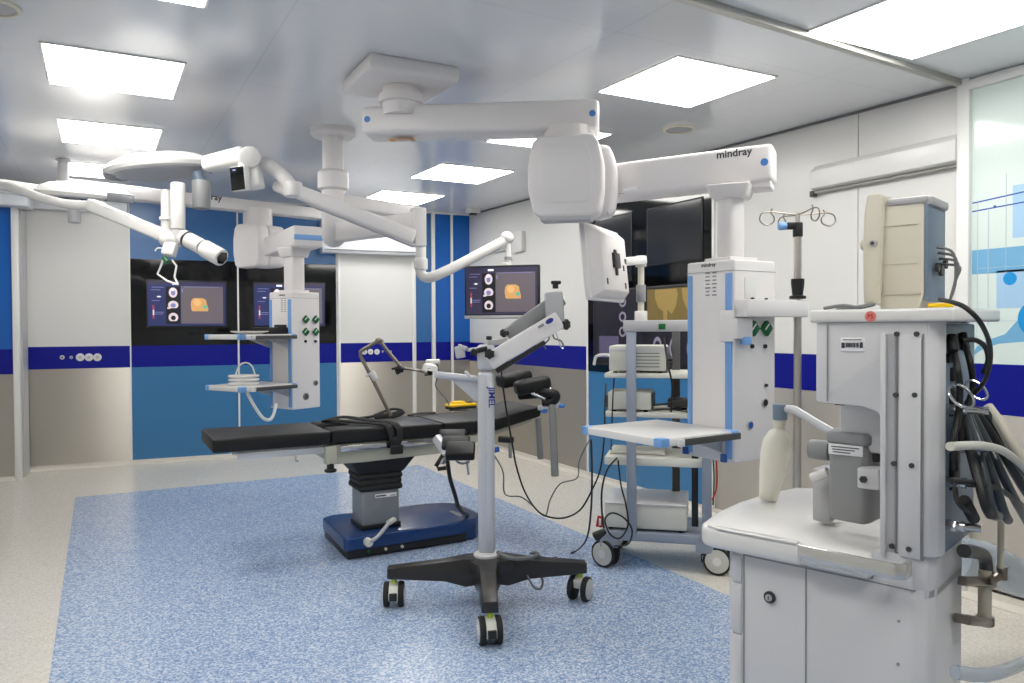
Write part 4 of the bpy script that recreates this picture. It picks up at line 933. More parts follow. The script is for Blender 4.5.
# jointed holder on the far rail with a small white head
hf = thing('instrument_holder', 'bent steel holder arm rising from the far table edge with a small white head', 'holder', P(390, 412, 4.72))
def hp(x, y, d=4.72): return P(x, y, d)
b = MB(); b.tube([hp(391, 416), hp(376, 386), hp(360.5, 356), hp(360.5, 351.5), hp(364, 349), hp(377, 341.5), hp(381, 342), hp(386, 349), hp(402, 368)], .0115, 12, smooth=False); b.build('bent_tube', M['steel_dark'], hf)
b = MB(); b.cyl(hp(371, 372), hp(376, 380), .021, n=16, bev=.003); b.cyl(hp(372, 373), hp(366, 376), .01, n=10); b.build('tube_clamp', M['white'], hf)
b = MB(); b.cyl(hp(378, 340.5, 4.66), hp(381, 341.5, 4.76), .018, n=14, bev=.003); b.build('joint', M['steel_dark'], hf)
b = MB(); b.cyl(hp(397, 367), hp(404, 370), .02, n=14, bev=.003); b.beam(hp(396, 367), hp(399, 374), .02, .03, .005); b.cyl(hp(396, 367), hp(396.5, 369), .03, n=6); b.build('joint_knob', M['black'], hf)
b = MB(); b.tube([hp(402, 368.5), hp(416, 370), hp(431, 373.5, 4.65)], .008, 8); b.cyl(hp(425, 374.2, 4.66), hp(432, 373.2, 4.65), .013, n=10); b.build('rod', M['steel_dark'], hf)
hc = hp(430.5, 366, 4.62)
b = MB(); b.lathe([(.001, -.03), (.05, -.03), (.045, .0), (.03, .012), (.001, .016)], Matrix.Translation(hc) @ Matrix.Rotation(rad(10), 4, 'Y') , 24); b.beam(hp(426, 362), hp(440, 361.5), .06, .03, .008); b.build('holder_head', M['white_gloss'], hf)
b = MB(); b.cyl(hp(429, 367, 4.58), hp(430, 373, 4.62), .016, n=12); b.build('head_mount', M['black'], hf)
b = MB(); b.tube([hp(437, 363), hp(438.5, 370), hp(437, 378), hp(436, 386), hp(441, 393), hp(447, 400), hp(449, 405)], .005, 6); b.build('thin_cord', M['cable_grey'], hf)
# yellow handset on the table
rc = PZ(461, 408.5, .745); ang = rad(8)
RF = Matrix.Translation((rc.x, rc.y, .742)) @ Matrix.Rotation(ang, 4, 'Z')
rm = thing('remote_control', 'yellow handset lying on the black table top', 'remote control', mx=RF)
b = MB(RF); b.box((0, 0, .011), (.2, .1, .022), .008); b.build('underside', M['black'], rm)
b = MB(RF); b.box((0, 0, .029), (.205, .105, .02), .009, 3); b.build('shell', M['yellow'], rm)
b = MB(RF); b.box((-.02, .01, .045), (.09, .06, .02), .008, 3); b.build('raised_grip', M['yellow'], rm)
b = MB(RF); b.box((.07, .01, .043), (.04, .05, .012), .004); b.build('keypad', M['base_black'], rm)
b = MB(RF); b.tube([(-.1, -.02, .012), (-.13, -.07, .004), (-.06, -.1, .003), (.0, -.12, .003)], .004, 6); b.build('lead', M['cable'], rm)

# ================================================================== ROLLING STAND
SC = V((1.60, 3.24, 0))
sd = thing('equipment_stand', 'silver rolling stand with black cross base and an angled double spring arm', 'equipment stand', SC)
# cross base
legs = [V((1.2, 3.413, 0)), V((2.004, 3.058, 0)), V((1.40, 2.809, 0)), V((1.80, 3.67, 0))]
b = MB(); b.box((SC.x, SC.y, .185), (.2, .2, .075), .02, 2, mx=None); b.build('base_hub', M['base_black'], sd)
def caster(c, yaw, t, r=.055, w=.045, zt=.13):
    fx = V((math.cos(yaw), math.sin(yaw), 0)); fy = V((-math.sin(yaw), math.cos(yaw), 0))
    K = frame((c.x, c.y, 0), fx, fy, (0, 0, 1))
    b = MB(K)
    for s in (-1, 1):
        b.cyl((0, s*w*.28, r), (0, s*w*.66, r), r, n=32, m=M['rubber'], bev=.007)
        b.cyl((0, s*w*.64, r), (0, s*w*.70, r), r*.82, n=32, m=M['wheel_grey'], bev=.002)
        b.cyl((0, s*w*.69, r), (0, s*w*.74, r), r*.3, n=20, m=M['white_gloss'])
    o = b.build('caster', None, t)
    b = MB(K); b.prism([(-r*1.02, r*.7), (-r*1.06, r*1.2), (-r*.6, r*1.75), (0, r*2.0), (r*.6, r*1.75), (r*.5, r*1.1), (0, r*.9)], -w*.3, w*.3, mx=XZ(0), bev=.004, m=M['offwhite'])
    b.box((-r*1.02, 0, r*1.05), (r*.25, w*.5, r*.6), .003, m=M['black']); b.cyl((0, 0, r*1.9), (0, 0, zt), .014, n=14, m=M['lime']); b.build('caster_fork', None, o)
    return o
for i, Lg in enumerate(legs):
    u = (Lg-SC); n = u.length; u.normalize(); v = V((-u.y, u.x, 0))
    K = frame((SC.x, SC.y, 0), u, v, (0, 0, 1))
    t = bmesh.new(); sec = [(.0, .115, .225, .075), (.10, .095, .225, .055), (.2, .12, .21, .043), (n+.03, .137, .185, .036)]
    rings = []
    for x, z0, z1, hw in sec: rings.append([t.verts.new(p) for p in ((x, -hw, z0), (x, hw, z0), (x, hw*.86, z1), (x, -hw*.86, z1))])
    for A, B_ in zip(rings, rings[1:]):
        for k in range(4): t.faces.new((A[k], A[(k+1) % 4], B_[(k+1) % 4], B_[k]))
    t.faces.new(rings[0]); t.faces.new(list(reversed(rings[-1])))
    bmesh.ops.recalc_face_normals(t, faces=t.faces[:]); bmesh.ops.bevel(t, geom=t.edges[:], offset=.006, segments=2, profile=.5, affect='EDGES')
    b = MB(K); b._add(t); lg = b.build('base_leg', M['base_black'], sd)
    caster(Lg, rad((66, 215, 72, 250)[i]), sd, .058, .072, .145)
b = MB(); b.lathe([(.001, .222), (.062, .222), (.062, .236), (.05, .245), (.001, .245)], Matrix.Translation(SC), 28); b.build('column_ring', M['white'], sd)
SDp = (V((SC.x, SC.y, 1.0))-CAM).dot(FW)
def sp(x, y, d=0.): return P(x, y, SDp+d)
ztop_s = sp(486, 345).z; zsplit = sp(486, 371).z
SX = frame(SC, RT, V((-RT.y, RT.x, 0)), (0, 0, 1))
b = MB(SX); b.box((0, 0, (.24+zsplit)/2), (.078, .07, zsplit-.24), .018, 3); b.box((.016, -.03, (.24+zsplit)/2), (.03, .02, zsplit-.26), .006); b.build('column', M['silver'], sd)
b = MB(SX); b.box((.002, 0, (ztop_s+zsplit)/2+.004), (.084, .075, ztop_s-zsplit-.004), .016, 3); b.build('column_head', M['silver'], sd)
K = frame(sp(491.5, 397.5, -.052), V((0, 0, -1)), RT, V((0, 0, -1)).cross(RT)); lettering('JIMEL', .042, K, M['ink_blue'], sd, sx=1.0)
b = MB(); b.cyl(sp(435, 374.5, -.05), sp(479, 379.5, 0), .016, n=18, bev=.003); b.build('push_bar', M['silver'], sd)
g0_, g1_, g2_ = sp(449, 378, -.02), sp(479, 381, 0), sp(479, 402, 0); g3_ = sp(474, 400, 0)
t = bmesh.new(); fv = [t.verts.new(p) for p in (g0_, g1_, g2_, g3_)]; nn = FW*.02; fb = [t.verts.new(p.co+nn) for p in fv]
t.faces.new(fv); t.faces.new(list(reversed(fb)))
for k in range(4): t.faces.new((fv[k], fb[k], fb[(k+1) % 4], fv[(k+1) % 4]))
bmesh.ops.recalc_face_normals(t, faces=t.faces[:]); b = MB(); b._add(t); b.build('gusset', M['silver'], sd)
b = MB(); b.beam(sp(465, 371, -.03), sp(471, 378, -.03), .02, .014, .004); b.build('bar_clip', M['white'], sd)
# double arm
b = MB(); b.beam(sp(489, 362, -.02), sp(560, 319.5, -.02), .06, .085, .01, 3); lo = b.build('spring_arm', M['white_plastic'], sd)
b = MB(); b.beam(sp(500, 370, -.01), sp(545, 342, -.01), .035, .02, .004); b.build('arm_slot', M['base_black'], lo)
b = MB(); b.beam(sp(507, 336, .03), sp(562, 297.5, .03), .055, .075, .012, 3); up_arm = b.build('spring_arm', M['grey_mid'], sd)
b = MB(); b.beam(sp(512, 341, .0), sp(550, 316, .0), .045, .018, .003); b.build('arm_slot', M['black'], up_arm)
b = MB(); b.beam(sp(553, 292, .0), sp(556, 330, .0), .08, .085, .012, 3, up=RT); b.build('arm_head', M['grey_light'], sd)
b = MB(); b.cyl(sp(555.5, 288.5), sp(555.5, 283.5), .014, n=12); b.beam(sp(551, 282.5), sp(561, 282.5), .02, .017, .005); b.build('tee_knob', M['black'], sd)
def star(c, n, r, t, name='star_knob'):
    n = V(n).normalized(); mx = rot_to(n); mx = mx @ Matrix.Rotation(rad(90), 4, 'Y'); mx.translation = c
    pts = [(r*(1 if k % 2 == 0 else .74)*math.cos(k*math.pi/6), r*(1 if k % 2 == 0 else .74)*math.sin(k*math.pi/6)) for k in range(12)]
    b = MB(mx); b.prism(pts, -.012, .012, bev=.004); b.cyl((0, 0, -.025), (0, 0, .01), r*.45, n=14); return b.build(name, M['black'], t)
star(sp(566, 324.5, -.03), RT-FW*.9, .027, sd); star(sp(489.5, 354, -.06), -FW, .027, sd); star(sp(504, 333, -.03), -RT-FW, .022, sd)
la = sp(545, 322, -.062)
ud = (sp(560, 319.5)-sp(489, 362)).normalized(); fm = frame(la+V((0, 0, .0)), ud, ud.cross(FW), -FW)
b = MB(frame(sp(549.5, 321, -.066), ud, FW.cross(ud)*-1, -FW)); b.lathe([(.001, 0), (.02, 0), (.02, .002), (.001, .002)], Matrix.Diagonal((1, .55, 1, 1))); b.build('emblem', M['ink_blue'], lo)
b = MB(frame(sp(541, 326, -.066), ud, FW.cross(ud)*-1, -FW)); b.box((0, 0, 0), (.03, .012, .001)); b.build('emblem_script', M['ink_light'], lo)
b = MB(); b.tube([sp(553, 331), sp(554, 338), sp(561, 341), sp(564, 347)], .004, 6, m=M['cable_grey']); b.tube([sp(548, 333), sp(549, 339), sp(544, 345), sp(546, 349)], .004, 6, m=M['cable_grey']); b.tube([sp(556, 333), sp(560, 345), sp(563, 349)], .003, 6, m=M['chrome']); b.build('lead', None, sd)
b = MB(); b.beam(sp(496, 371, -.03), sp(510, 361, -.03), .03, .03, .006); b.build('arm_stop', M['black'], sd)
# accessory clamp left of the head
b = MB(); b.beam(sp(459, 346, -.05), sp(461, 358, -.05), .03, .045, .006, up=RT); b.beam(sp(458, 346, -.05), sp(467, 349, -.05), .04, .02, .004); b.build('clamp_box', M['grey_light'], sd)
b = MB(); b.beam(sp(467, 350, -.05), sp(487, 348, -.02), .018, .016, .003); b.build('clamp_rod', M['silver'], sd)
b = MB(); b.beam(sp(471, 351, -.05), sp(477, 353.5, -.05), .03, .035, .007); b.cyl(sp(476, 351, -.05), sp(487, 348.5, -.04), .012, n=12); b.build('clamp_knob', M['black'], sd)
b = MB(); b.beam(sp(487, 343.5, -.02), sp(507, 341, .02), .028, .028, .005); b.beam(sp(487, 341), sp(490, 351), .025, .035, .006); b.build('cross_block', M['grey_light'], sd)
b = MB(); b.cyl(sp(489, 340), sp(489, 336), .014, n=12, bev=.003); b.build('block_knob', M['black'], sd)
b = MB(); b.tube([V((SC.x+.03, SC.y-.05, .25)), V((SC.x+.07, SC.y-.12, .232)), V((SC.x+.16, SC.y-.14, .228)), V((SC.x+.22, SC.y-.1, .228)), V((SC.x+.24, SC.y-.02, .21))], .009, 8); b.build('power_lead', M['cable_grey'], sd)
b = MB(); b.tube([V((1.82, 3.16, .15)), V((1.84, 3.13, .10)), V((1.81, 3.10, .075)), V((1.77, 3.09, .09)), V((1.75, 3.12, .14))], .005, 8); b.build('loose_lead', M['cable_grey'], sd)

# ================================================================== INSTRUMENT CART
Q1 = V((2.391, 3.401, 0)); Q2 = V((2.828, 3.005, 0)); da = (Q2-Q1).normalized(); wa = V((-da.y, da.x, 0))
if wa.dot(FW) < 0: wa = -wa
CF = frame(Q1, da, wa, (0, 0, 1)); CI = CF.inverted()
def cp(x, y, off=0):      # point on the near side of the cart
    return CI @ PPL(x, y, Q1+wa*off, wa)
ct = thing('instrument_cart', 'grey and white instrument cart on four large casters below the front pendant shelf', 'cart', (CF @ V((.3, .22, 0))))
aL, aP, aR, aR2 = cp(603, 450).x, cp(631.5, 450).x, cp(707, 500).x, cp(718, 560).x
aE = aR+.04
zS = cp(631, 533).z; DW = .42
b = MB(CF); b.box(((aL+aE)/2, DW/2, zS-.02), (aE-aL, DW, .05), .008); b.build('bottom_shelf', M['post_grey'], ct)
zT = cp(631, 326).z
for a in (aP, aR):
    b = MB(CF); b.box((a, .0, (zS+zT)/2), (.05, .045, zT-zS), .008); b.build('post', M['post_grey'], ct)
for a in (aP+.02,):
    b = MB(CF); b.box((a+.2, DW-.02, (zS+zT)/2), (.045, .04, zT-zS), .006); b.build('post', M['grey_dark'], ct)
b = MB(CF); b.box((aR-.062, .06, (zS+.9)/2+.05), (.035, .03, .72), .004); b.build('cable_duct', M['black'], ct)
qe = cp(686, 325)
b = MB(CF); b.box(((aP-.03+aR+.03)/2, -.0, zT+.0), (aR-aP+.08, .06, .06), .005); tr = b.build('top_rail', M['grey_light'], ct)
q = cp(662.5, 326.5); b = MB(CF); b.box((q.x, -.033, q.z), (.035, .008, .03), .002); b.build('power_switch', M['green'], tr)
zs1, zs2, zs3 = cp(631, 376).z, cp(631, 415.5).z, cp(631, 462).z
for z in (zs1, zs2, zs3):
    b = MB(CF); b.box(((aL+aR)/2-.01, DW/2+.02, z), (aR-aL-.03, DW, .026 if z != zs3 else .045), .006); b.build('shelf', M['offwhite'], ct)
for (a, w, yw) in ((.0, .03, 122), (aR2, .03, 140), (.02, DW-.03, 130), (aR2, DW-.03, 150)):
    caster(CF @ V((a, w, 0)), math.atan2(da.y, da.x)+rad(yw-150), ct, .075 if w < .1 else .07, .05, .2)
b = MB(CF)
b.box((aL+.03, DW/2, zS-.06), (.1, DW, .06), .01); b.box((aE-.05, DW/2, zS-.06), (.1, DW, .06), .01); b.build('caster_frame', M['post_grey'], ct)
# devices on the cart
def device(name, label, a0, a1, w0, w1, z, h, m, cat='device'):
    t = thing(name, label, cat, CF @ V(((a0+a1)/2, (w0+w1)/2, z)))
    b = MB(CF); b.box(((a0+a1)/2, (w0+w1)/2, z+h/2+.006), (a1-a0, w1-w0, h-.012), .008); b.build('case', M[m], t)
    b = MB(CF)
    for a in (a0+.03, a1-.03):
        for w in (w0+.03, w1-.03): b.cyl((a, w, z), (a, w, z+.008), .012, n=10)
    b.build('foot', M['rubber'], t)
    return t
zA = zs1+.013; hA = cp(640, 346).z-zA
a0, a1 = cp(609, 360, .04).x, cp(666, 360, .04).x
dv = device('light_source', 'off-white vented device on the top shelf of the instrument cart', a0, a1, .04, .36, zA, hA, 'offwhite')
b = MB(CF)
for g in ((a0+.10, a0+.25), (a0+.27, a1-.06)):
    for i in range(5): b.box(((g[0]+g[1])/2, .0395, zA+.035+i*.018), (g[1]-g[0], .004, .006))
b.build('vent', M['grey_mid'], dv)
b = MB(CF); b.box(((a0+a1)/2, .038, zA+hA-.022), (a1-a0-.01, .004, .016), .001); b.build('band', M['white'], dv)
b = MB(CF); b.box((a1+.001, .2, zA+hA/2), (.008, .3, hA-.02), .002, m=M['grey_dark'])
for i in range(5): b.cyl((a1, .08+.05*i, zA+.05+.02*(i % 2)), (a1+.03, .08+.05*i, zA+.05+.02*(i % 2)), .011, n=12, m=M['black'])
b.build('rear_panel', None, dv)
zB = zs2+.013; hB = cp(640, 393).z-zB
a2, a3_ = cp(608, 405, .05).x, cp(651, 405, .05).x
dv2 = device('control_unit', 'plain off-white box on the middle shelf of the instrument cart', a2, a3_, .05, .3, zB, hB, 'offwhite')
b = MB(CF); b.box((a2-.008, .17, zB+hB*.5), (.02, .2, hB*.6), .004); b.build('front_panel', M['grey_dark'], dv2)
b = MB(CF); b.box((a3_+.004, .17, zB+hB*.5), (.012, .2, hB*.75), .003); b.build('rear_panel', M['grey_dark'], dv2)
dv3 = device('adapter_box', 'small dark box behind the plain off-white unit on the cart', a3_+.08, a3_+.2, .2, .34, zB, hB*.55, 'grey_dark')
a4, a5 = cp(604.5, 500, .02).x, cp(687, 500, .02).x; zC = zS+.006; hC = cp(650, 505, .02).z-zC
dv4 = device('drawer_box', 'large flat off-white box on the bottom shelf of the instrument cart', a4, a5, .025, .41, zC, hC, 'offwhite')
b = MB(CF); b.box(((a4+a5)/2, .22, zC+hC+.0), (a5-a4, .4, .008), .003); b.build('lid', M['white'], dv4)
b = MB(CF); b.box(((a4+aR)/2-.1, .2, zs3+.035), (.3, .2, .02), .005); one('keyboard', b, M['offwhite'], 'thin pale tray of papers on the lowest white shelf of the cart', 'tray')
# foot pedal hanging at the cart front
q = CF @ V((cp(604, 525, -.03).x, -.04, cp(604, 530).z))
fp = thing('cable_plug', 'black plug with a red tag hanging at the front of the instrument cart', 'plug', q)
b = MB(); b.beam(P(594, 538, 3.95), P(606, 530, 3.95), .06, .05, .014, 2, taper=.6); b.build('body', M['base_black'], fp)
b = MB(); b.beam(P(599, 527, 3.93), P(601, 516, 3.93), .012, .035, .003, up=RT); b.build('red_tag', M['red'], fp)
b = MB(); b.box((0, 0, 0), (.012, .002, .035), .0005, mx=frame(P(600, 522, 3.92), RT, FW, UP)); b.build('tag_print', M['paper'], fp)
# cart monitor
mp_ = P(603, 262, 3.85)
Pn0, Pn1 = P(584.5, 221.5, 3.62), P(590.5, 299.5, 3.62); Pf0, Pf1 = P(616.5, 237, 4.08), P(624, 297.5, 4.08)
cm = thing('monitor', 'white-backed monitor turned away on the top arm of the instrument cart', 'monitor', mp_)
mid0, mid1 = (Pn0+Pf0)/2, (Pn1+Pf1)/2
wv = ((Pf0+Pf1)-(Pn0+Pn1)); wv.z = 0; wv.normalize(); hv = ((Pn0+Pf0)-(Pn1+Pf1)).normalized(); nv = wv.cross(hv).normalized()
if nv.dot(RT) < 0: nv = -nv
hv = nv.cross(wv); hv = hv if hv.z > 0 else -hv
Wc = .53; Hc = (mid0-mid1).length
CMF = frame((Pn0+Pn1+Pf0+Pf1)/4, wv, hv, nv) if wv.cross(hv).dot(nv) > 0 else frame((Pn0+Pn1+Pf0+Pf1)/4, -wv, hv, nv)
b = MB(CMF); b.box((0, 0, -.012), (Wc, Hc*1.08, .03), .008, 2); b.build('front_frame', M['white_plastic'], cm)
b = MB(CMF)
t = bmesh.new(); A = [t.verts.new((sx*Wc/2*.98, sy*Hc/2*1.04, .0)) for sx, sy in ((-1, -1), (1, -1), (1, 1), (-1, 1))]; B_ = [t.verts.new((sx*Wc/2*.74, sy*Hc/2*.80-.005, .055)) for sx, sy in ((-1, -1), (1, -1), (1, 1), (-1, 1))]
t.faces.new(A); t.faces.new(list(reversed(B_)))
for k in range(4): t.faces.new((A[k], A[(k+1) % 4], B_[(k+1) % 4], B_[k]))
bmesh.ops.recalc_face_normals(t, faces=t.faces[:]); bmesh.ops.bevel(t, geom=t.edges[:], offset=.008, segments=2, profile=.5, affect='EDGES'); b._add(t); bc = b.build('back_shell', M['white_plastic'], cm)
b = MB(CMF); b.box((0, 0, -.029), (Wc-.04, Hc-.02, .004), .001); b.build('screen', M['black_glass'], cm)
b = MB(CMF); b.box((0, .01, .06), (.09, .075, .02), .004); b.box((.0, .0, .058), (.03, .13, .012), .004); b.build('mount_plate', M['base_black'], bc)
b = MB(CMF)
for x, y in ((-.15, -.1), (.14, -.11), (.13, -.02)): b.box((x, y, .056), (.018, .03, .004), .002)
b.build('socket_recess', M['black'], bc)
ma = P(641, 300, 4.12); 
mm = thing('monitor_stand', 'cream upright post with a white elbow holding the cart monitor', 'monitor stand', P(641, 322, 4.12))
b = MB(); b.cyl(P(641, 322, 4.12), P(641, 258, 4.12), .017, n=16); b.build('upright', M['cream'], mm)
b = MB(); b.cyl(P(641, 302, 4.12), P(641, 285, 4.12), .026, n=18, bev=.003); b.build('sleeve', M['grey_mid'], mm)
b = MB(); b.cyl(P(641, 321, 4.12), P(641, 311, 4.12), .034, n=20, bev=.004); b.build('arm_foot', M['white_gloss'], mm)
b = MB(); b.beam(P(645, 260, 4.1), P(622, 262, 4.0), .04, .045, .01, 2); b.cyl(P(641, 256, 4.12), P(641, 267, 4.12), .03, n=18, bev=.004); b.build('elbow', M['white_gloss'], mm)
b = MB(); b.beam(P(624, 262, 4.0), P(612, 260, 3.9), .035, .03, .006); b.build('tilt_joint', M['base_black'], mm)
#@@PART4
# ================================================================== ANAESTHESIA MACHINE
fd = V((-.3256, .9455, 0)); sdv = V((.9455, .3256, 0))            # its front direction; its depth away from us
P0 = P(745, 553, 1.84); P0 = V((P0.x, P0.y, 0))
AM = frame(P0, -fd, sdv, (0, 0, 1))                               # x back towards the camera, y across, z up
AI = AM.inverted()
def am(x, y, off=0): return AI @ PPL(x, y, P0+sdv*off, sdv)
an = thing('anaesthesia_machine', 'large white anaesthesia machine filling the right foreground', 'anaesthesia machine', (AM @ V((.2, .25, 0))))
xf, xr = am(728, 620).x, am(931, 600).x                           # front and rear edges of the side
zt_c = .765; ztab = .812
W_ = .56
# lower cabinet
plan = [(xf+.016, .0), (xr-.035, .0), (xr-.01, .012), (xr, .04), (xr, .255), (xr-.02, .29), (.3, .48), (.06, W_), (xf+.016, W_)]
b = MB(AM); b.prism(plan, .10, zt_c-.006, bev=.006, seg=2)
xh = am(872, 560).x; ztw = am(936, 560).z
b.prism([(xh, .001), (xr-.035, .001), (xr-.01, .012), (xr, .04), (xr, .255), (xr-.02, .29), (xh, .44)], zt_c-.03, ztw-.001, bev=.003); cab = b.build('cabinet', M['white'], an)
def groove(p0, p1, w=.003, d=.0012, parent=None, m='ink_light', name='panel_seam'):
    b = MB(AM); b.beam(p0, p1, .003, w, up=V((0, 1, 0))) if False else b.box(((p0[0]+p1[0])/2, p0[1], (p0[2]+p1[2])/2), (abs(p1[0]-p0[0])+w, .003, abs(p1[2]-p0[2])+w)); return b.build(name, M[m], parent or an)
xs1 = am(806, 600).x; xs0 = am(744, 600).x
groove((xs1, .0, .12), (xs1, .0, zt_c-.01), parent=cab); groove((xs0, .0, .12), (xs0, .0, zt_c-.01), parent=cab)
groove((xs0, -.0, zt_c-.012), (xr-.03, -.0, zt_c-.012), parent=cab)
# drawer fronts wrapped round the front left corner
zz = [.12, am(736, 633).z, am(736, 582).z, zt_c-.012]
for z0, z1 in zip(zz, zz[1:]):
    b = MB(AM); b.prism([(xs0-.004, -.004), (xf+.012, -.004), (xf-.006, .02), (xf-.01, .06), (xf-.01, W_-.03), (xf+.02, W_-.01), (xf+.03, .02), (xs0-.004, .012)], z0+.002, z1-.002, bev=.004); b.build('drawer', M['white'], an)
q = am(770, 597); b = MB(AM); b.cyl((q.x, .002, q.z), (q.x, -.006, q.z), .014, n=24, m=M['ink'], bev=.002); b.cyl((q.x, -.005, q.z), (q.x, -.009, q.z), .008, n=20, m=M['grey_light']); b.box((q.x, -.0095, q.z), (.002, .002, .009), m=M['ink']); b.build('key_lock', None, cab)
for px, py in ((899, 621), (898, 664)):
    q = am(px, py); b = MB(AM); b.cyl((q.x, .001, q.z), (q.x, -.003, q.z), .003, n=10); b.build('screw', M['grey_mid'], cab)
b = MB(AM); b.box(((xf+xr)/2+.01, W_/2-.03, .085), (xr-xf-.04, W_-.2, .05), .01); b.build('base_frame', M['grey_mid'], an)
for x, y in ((xf+.07, .06), (xr-.06, .06), (xf+.07, W_-.08), (xr-.1, .22)): caster(AM @ V((x, y, 0)), rad(20), an, .05, .045, .1)
# work surface with a bowed front
xq = am(704, 531).x
tp = [(xr-.11, -.022), (xs1, -.022), (xs1-.0, -.03), (xq+.04, -.03), (xq+.008, -.02), (xq-.008, .0), (xq-.035, .12), (xq-.046, .28), (xq-.035, .44), (xq-.008, .57), (xq+.04, .60), (xr-.15, .60), (xr-.15, .3), (xr-.11, .3)]
b = MB(AM); b.prism(tp, zt_c-.004, ztab, bev=.012, seg=3); tb = b.build('work_surface', M['white_gloss'], an)
b = MB(AM); b.prism([(xs1-.01, -.031), (xq+.05, -.031), (xq+.02, -.02), (xq+.05, -.012), (xs1-.01, -.012)], ztab-.002, ztab+.003, bev=.001); b.build('surface_lip', M['white_gloss'], tb)
b = MB(AM); b.box(((xs1+xq)/2+.01, -.018, ztab+.001), (xq-xs1 if xq > xs1 else xs1-xq-.09, .006, .004), .001); b.build('lip_groove', M['trim_grey'], tb)
# chrome rail along the side of the surface
x0h, x1h = am(806, 553).x, am(914, 571).x
b = MB(AM); zh = (am(802, 553).z+am(914, 571).z)/2+.0
b.prism([(x0h, -.035), (x0h, -.05), (x1h-.02, -.06), (x1h, -.05), (x1h, -.01), (x1h-.012, -.01), (x1h-.012, -.045), (x1h-.025, -.05), (x0h+.012, -.04)], zt_c+.02, zt_c+.052, bev=.003); b.build('side_handle', M['steel_bright'], an)
# upper tower: plan strip with an L shaped side outline
zts = am(875, 322).z; 
xu0, xu1 = am(815, 360).x, am(927, 430).x
xc0 = am(886, 470).x
zbl = am(850, 405).z
side = [(xu0, zts), (xu0, zbl+.004), (xu0+.012, zbl), (xc0-.05, zbl-.002), (xc0-.02, zbl-.012), (xc0-.006, zbl-.03), (xc0, zbl-.06), (xc0, ztw), (xu1, ztw), (xu1, zts)]
b = MB(AM); b.prism(side, .004, .36, mx=XZ(0), bev=.004); tw = b.build('tower', M['white'], an)
# thin raised rim around the opening, side columns with grooves
xg = [am(x, 420).x for x in (881, 886, 893, 921, 926)]
b = MB(AM); b.box(((xg[0]+xg[1])/2, .0, (ztab+zts)/2-.01), (xg[1]-xg[0], .012, zts-ztab-.03), .002); b.build('side_strip', M['white'], tw)
b = MB(AM); b.box(((xg[1]+xg[2])/2+.002, .0045, (ztab+zts)/2-.01), (.016, .004, zts-ztab-.03), m=M['grey_light']); b.box((xg[2]+.006, .0045, (ztab+zts)/2-.01), (.003, .006, zts-ztab-.03), m=M['grey_mid']); b.build('groove', None, tw)
b = MB(AM); b.box(((xg[2]+xg[3])/2+.006, .002, (ztab+zts)/2-.01), (xg[3]-xg[2]-.012, .008, zts-ztab-.035), .001); b.build('rail_plate', M['white'], tw)
b = MB(AM); b.box((xg[3]+.003, .003, (ztab+zts)/2-.01), (.003, .004, zts-ztab-.03)); b.build('groove', M['grey_mid'], tw)
for px, py in ((897, 334), (917, 334), (896, 395), (915, 395), (894, 463.5), (912, 465.5), (892, 546), (909, 549)):
    q = am(px, py); b = MB(AM); b.cyl((q.x, .0, q.z), (q.x, -.004, q.z), .0055, n=12); b.build('screw', M['ink'], tw)
q = am(827, 340); b = MB(AM); b.box((q.x, .003, (zbl+zts)/2), (.0025, .003, zts-zbl-.01)); b.build('groove', M['ink_light'], tw)
q = am(852, 344.5); qa_, qb_ = am(840, 344).x, am(864, 344).x
b = MB(AM); b.box((q.x, .0028, q.z), (abs(qb_-qa_), .002, .030), .0005, m=M['paper'])
random.seed(3); x = qa_+.012
b.box((qa_+.006, .0012, q.z-.002), (.007, .0012, .012), m=M['ink'])
while x < qb_-.012:
    w = random.choice((.0008, .0014, .002)); b.box((x, .0012, q.z-.001), (w, .0012, .010), m=M['ink']); x += w+random.choice((.0009, .0014))
b.box((qb_-.006, .0012, q.z-.001), (.006, .0012, .012), m=M['ink']); b.box((q.x, .0012, q.z+.0105), (.04, .0012, .002), m=M['ink_light']); b.build('barcode_sticker', None, tw)
b = MB(AM); b.box(((xu0+xc0)/2+.0, .19, zbl-.055), (.11, .2, .12), .008); b.build('flow_block', M['white'], tw)
b = MB(AM); q = am(841, 406, .05); b.box((q.x, .05, zbl-.003), (.02, .02, .006), .001); b.build('catch', M['black'], tw)
# rear panel with sockets
b = MB(AM); b.prism([(xu1-.02, .004), (xu1+.002, .006), (xu1+.018, .02), (xu1+.024, .045), (xu1+.02, .05), (xu1-.02, .05)], ztw, zts, bev=.003); b.build('rear_corner', M['white'], tw)
b = MB(AM); b.box((xu1+.004, .19, (ztab+zts)/2), (.02, .3, zts-ztab-.01), .004); rp = b.build('rear_panel', M['grey_blue'], tw)
def rr(px, py):
    r = PPL(px, py, AM @ V((xu1+.014, 0, 0)), AM.to_3x3() @ V((1, 0, 0))); return AI @ r
for px, py, w, h in ((951, 346, .05, .05), (962, 341, .03, .04), (950, 358, .06, .02), (953, 374, .05, .03), (952, 402, .05, .06), (953, 470, .06, .08)):
    q = rr(px, py); b = MB(AM); b.box((xu1+.016, q.y, q.z), (.012, w, h), .003); b.build('socket_panel', M['black'], rp)
# chrome gas inlets
for (px, py, L) in ((946, 409, .06), (945, 446, .06), (945, 481, .06), (944, 524, .05)):
    q = rr(px, py); c = V((xu1+.015, max(q.y, .03), q.z))
    b = MB(AM); b.cyl(c, c+V((.022, 0, 0)), .012, n=6); b.cyl(c+V((.02, 0, 0)), c+V((L+.015, .01, 0)), .008, n=14); b.cyl(c+V((.03, 0, 0)), c+V((.038, 0, 0)), .0115, n=14); b.build('gas_inlet', M['chrome'], rp)
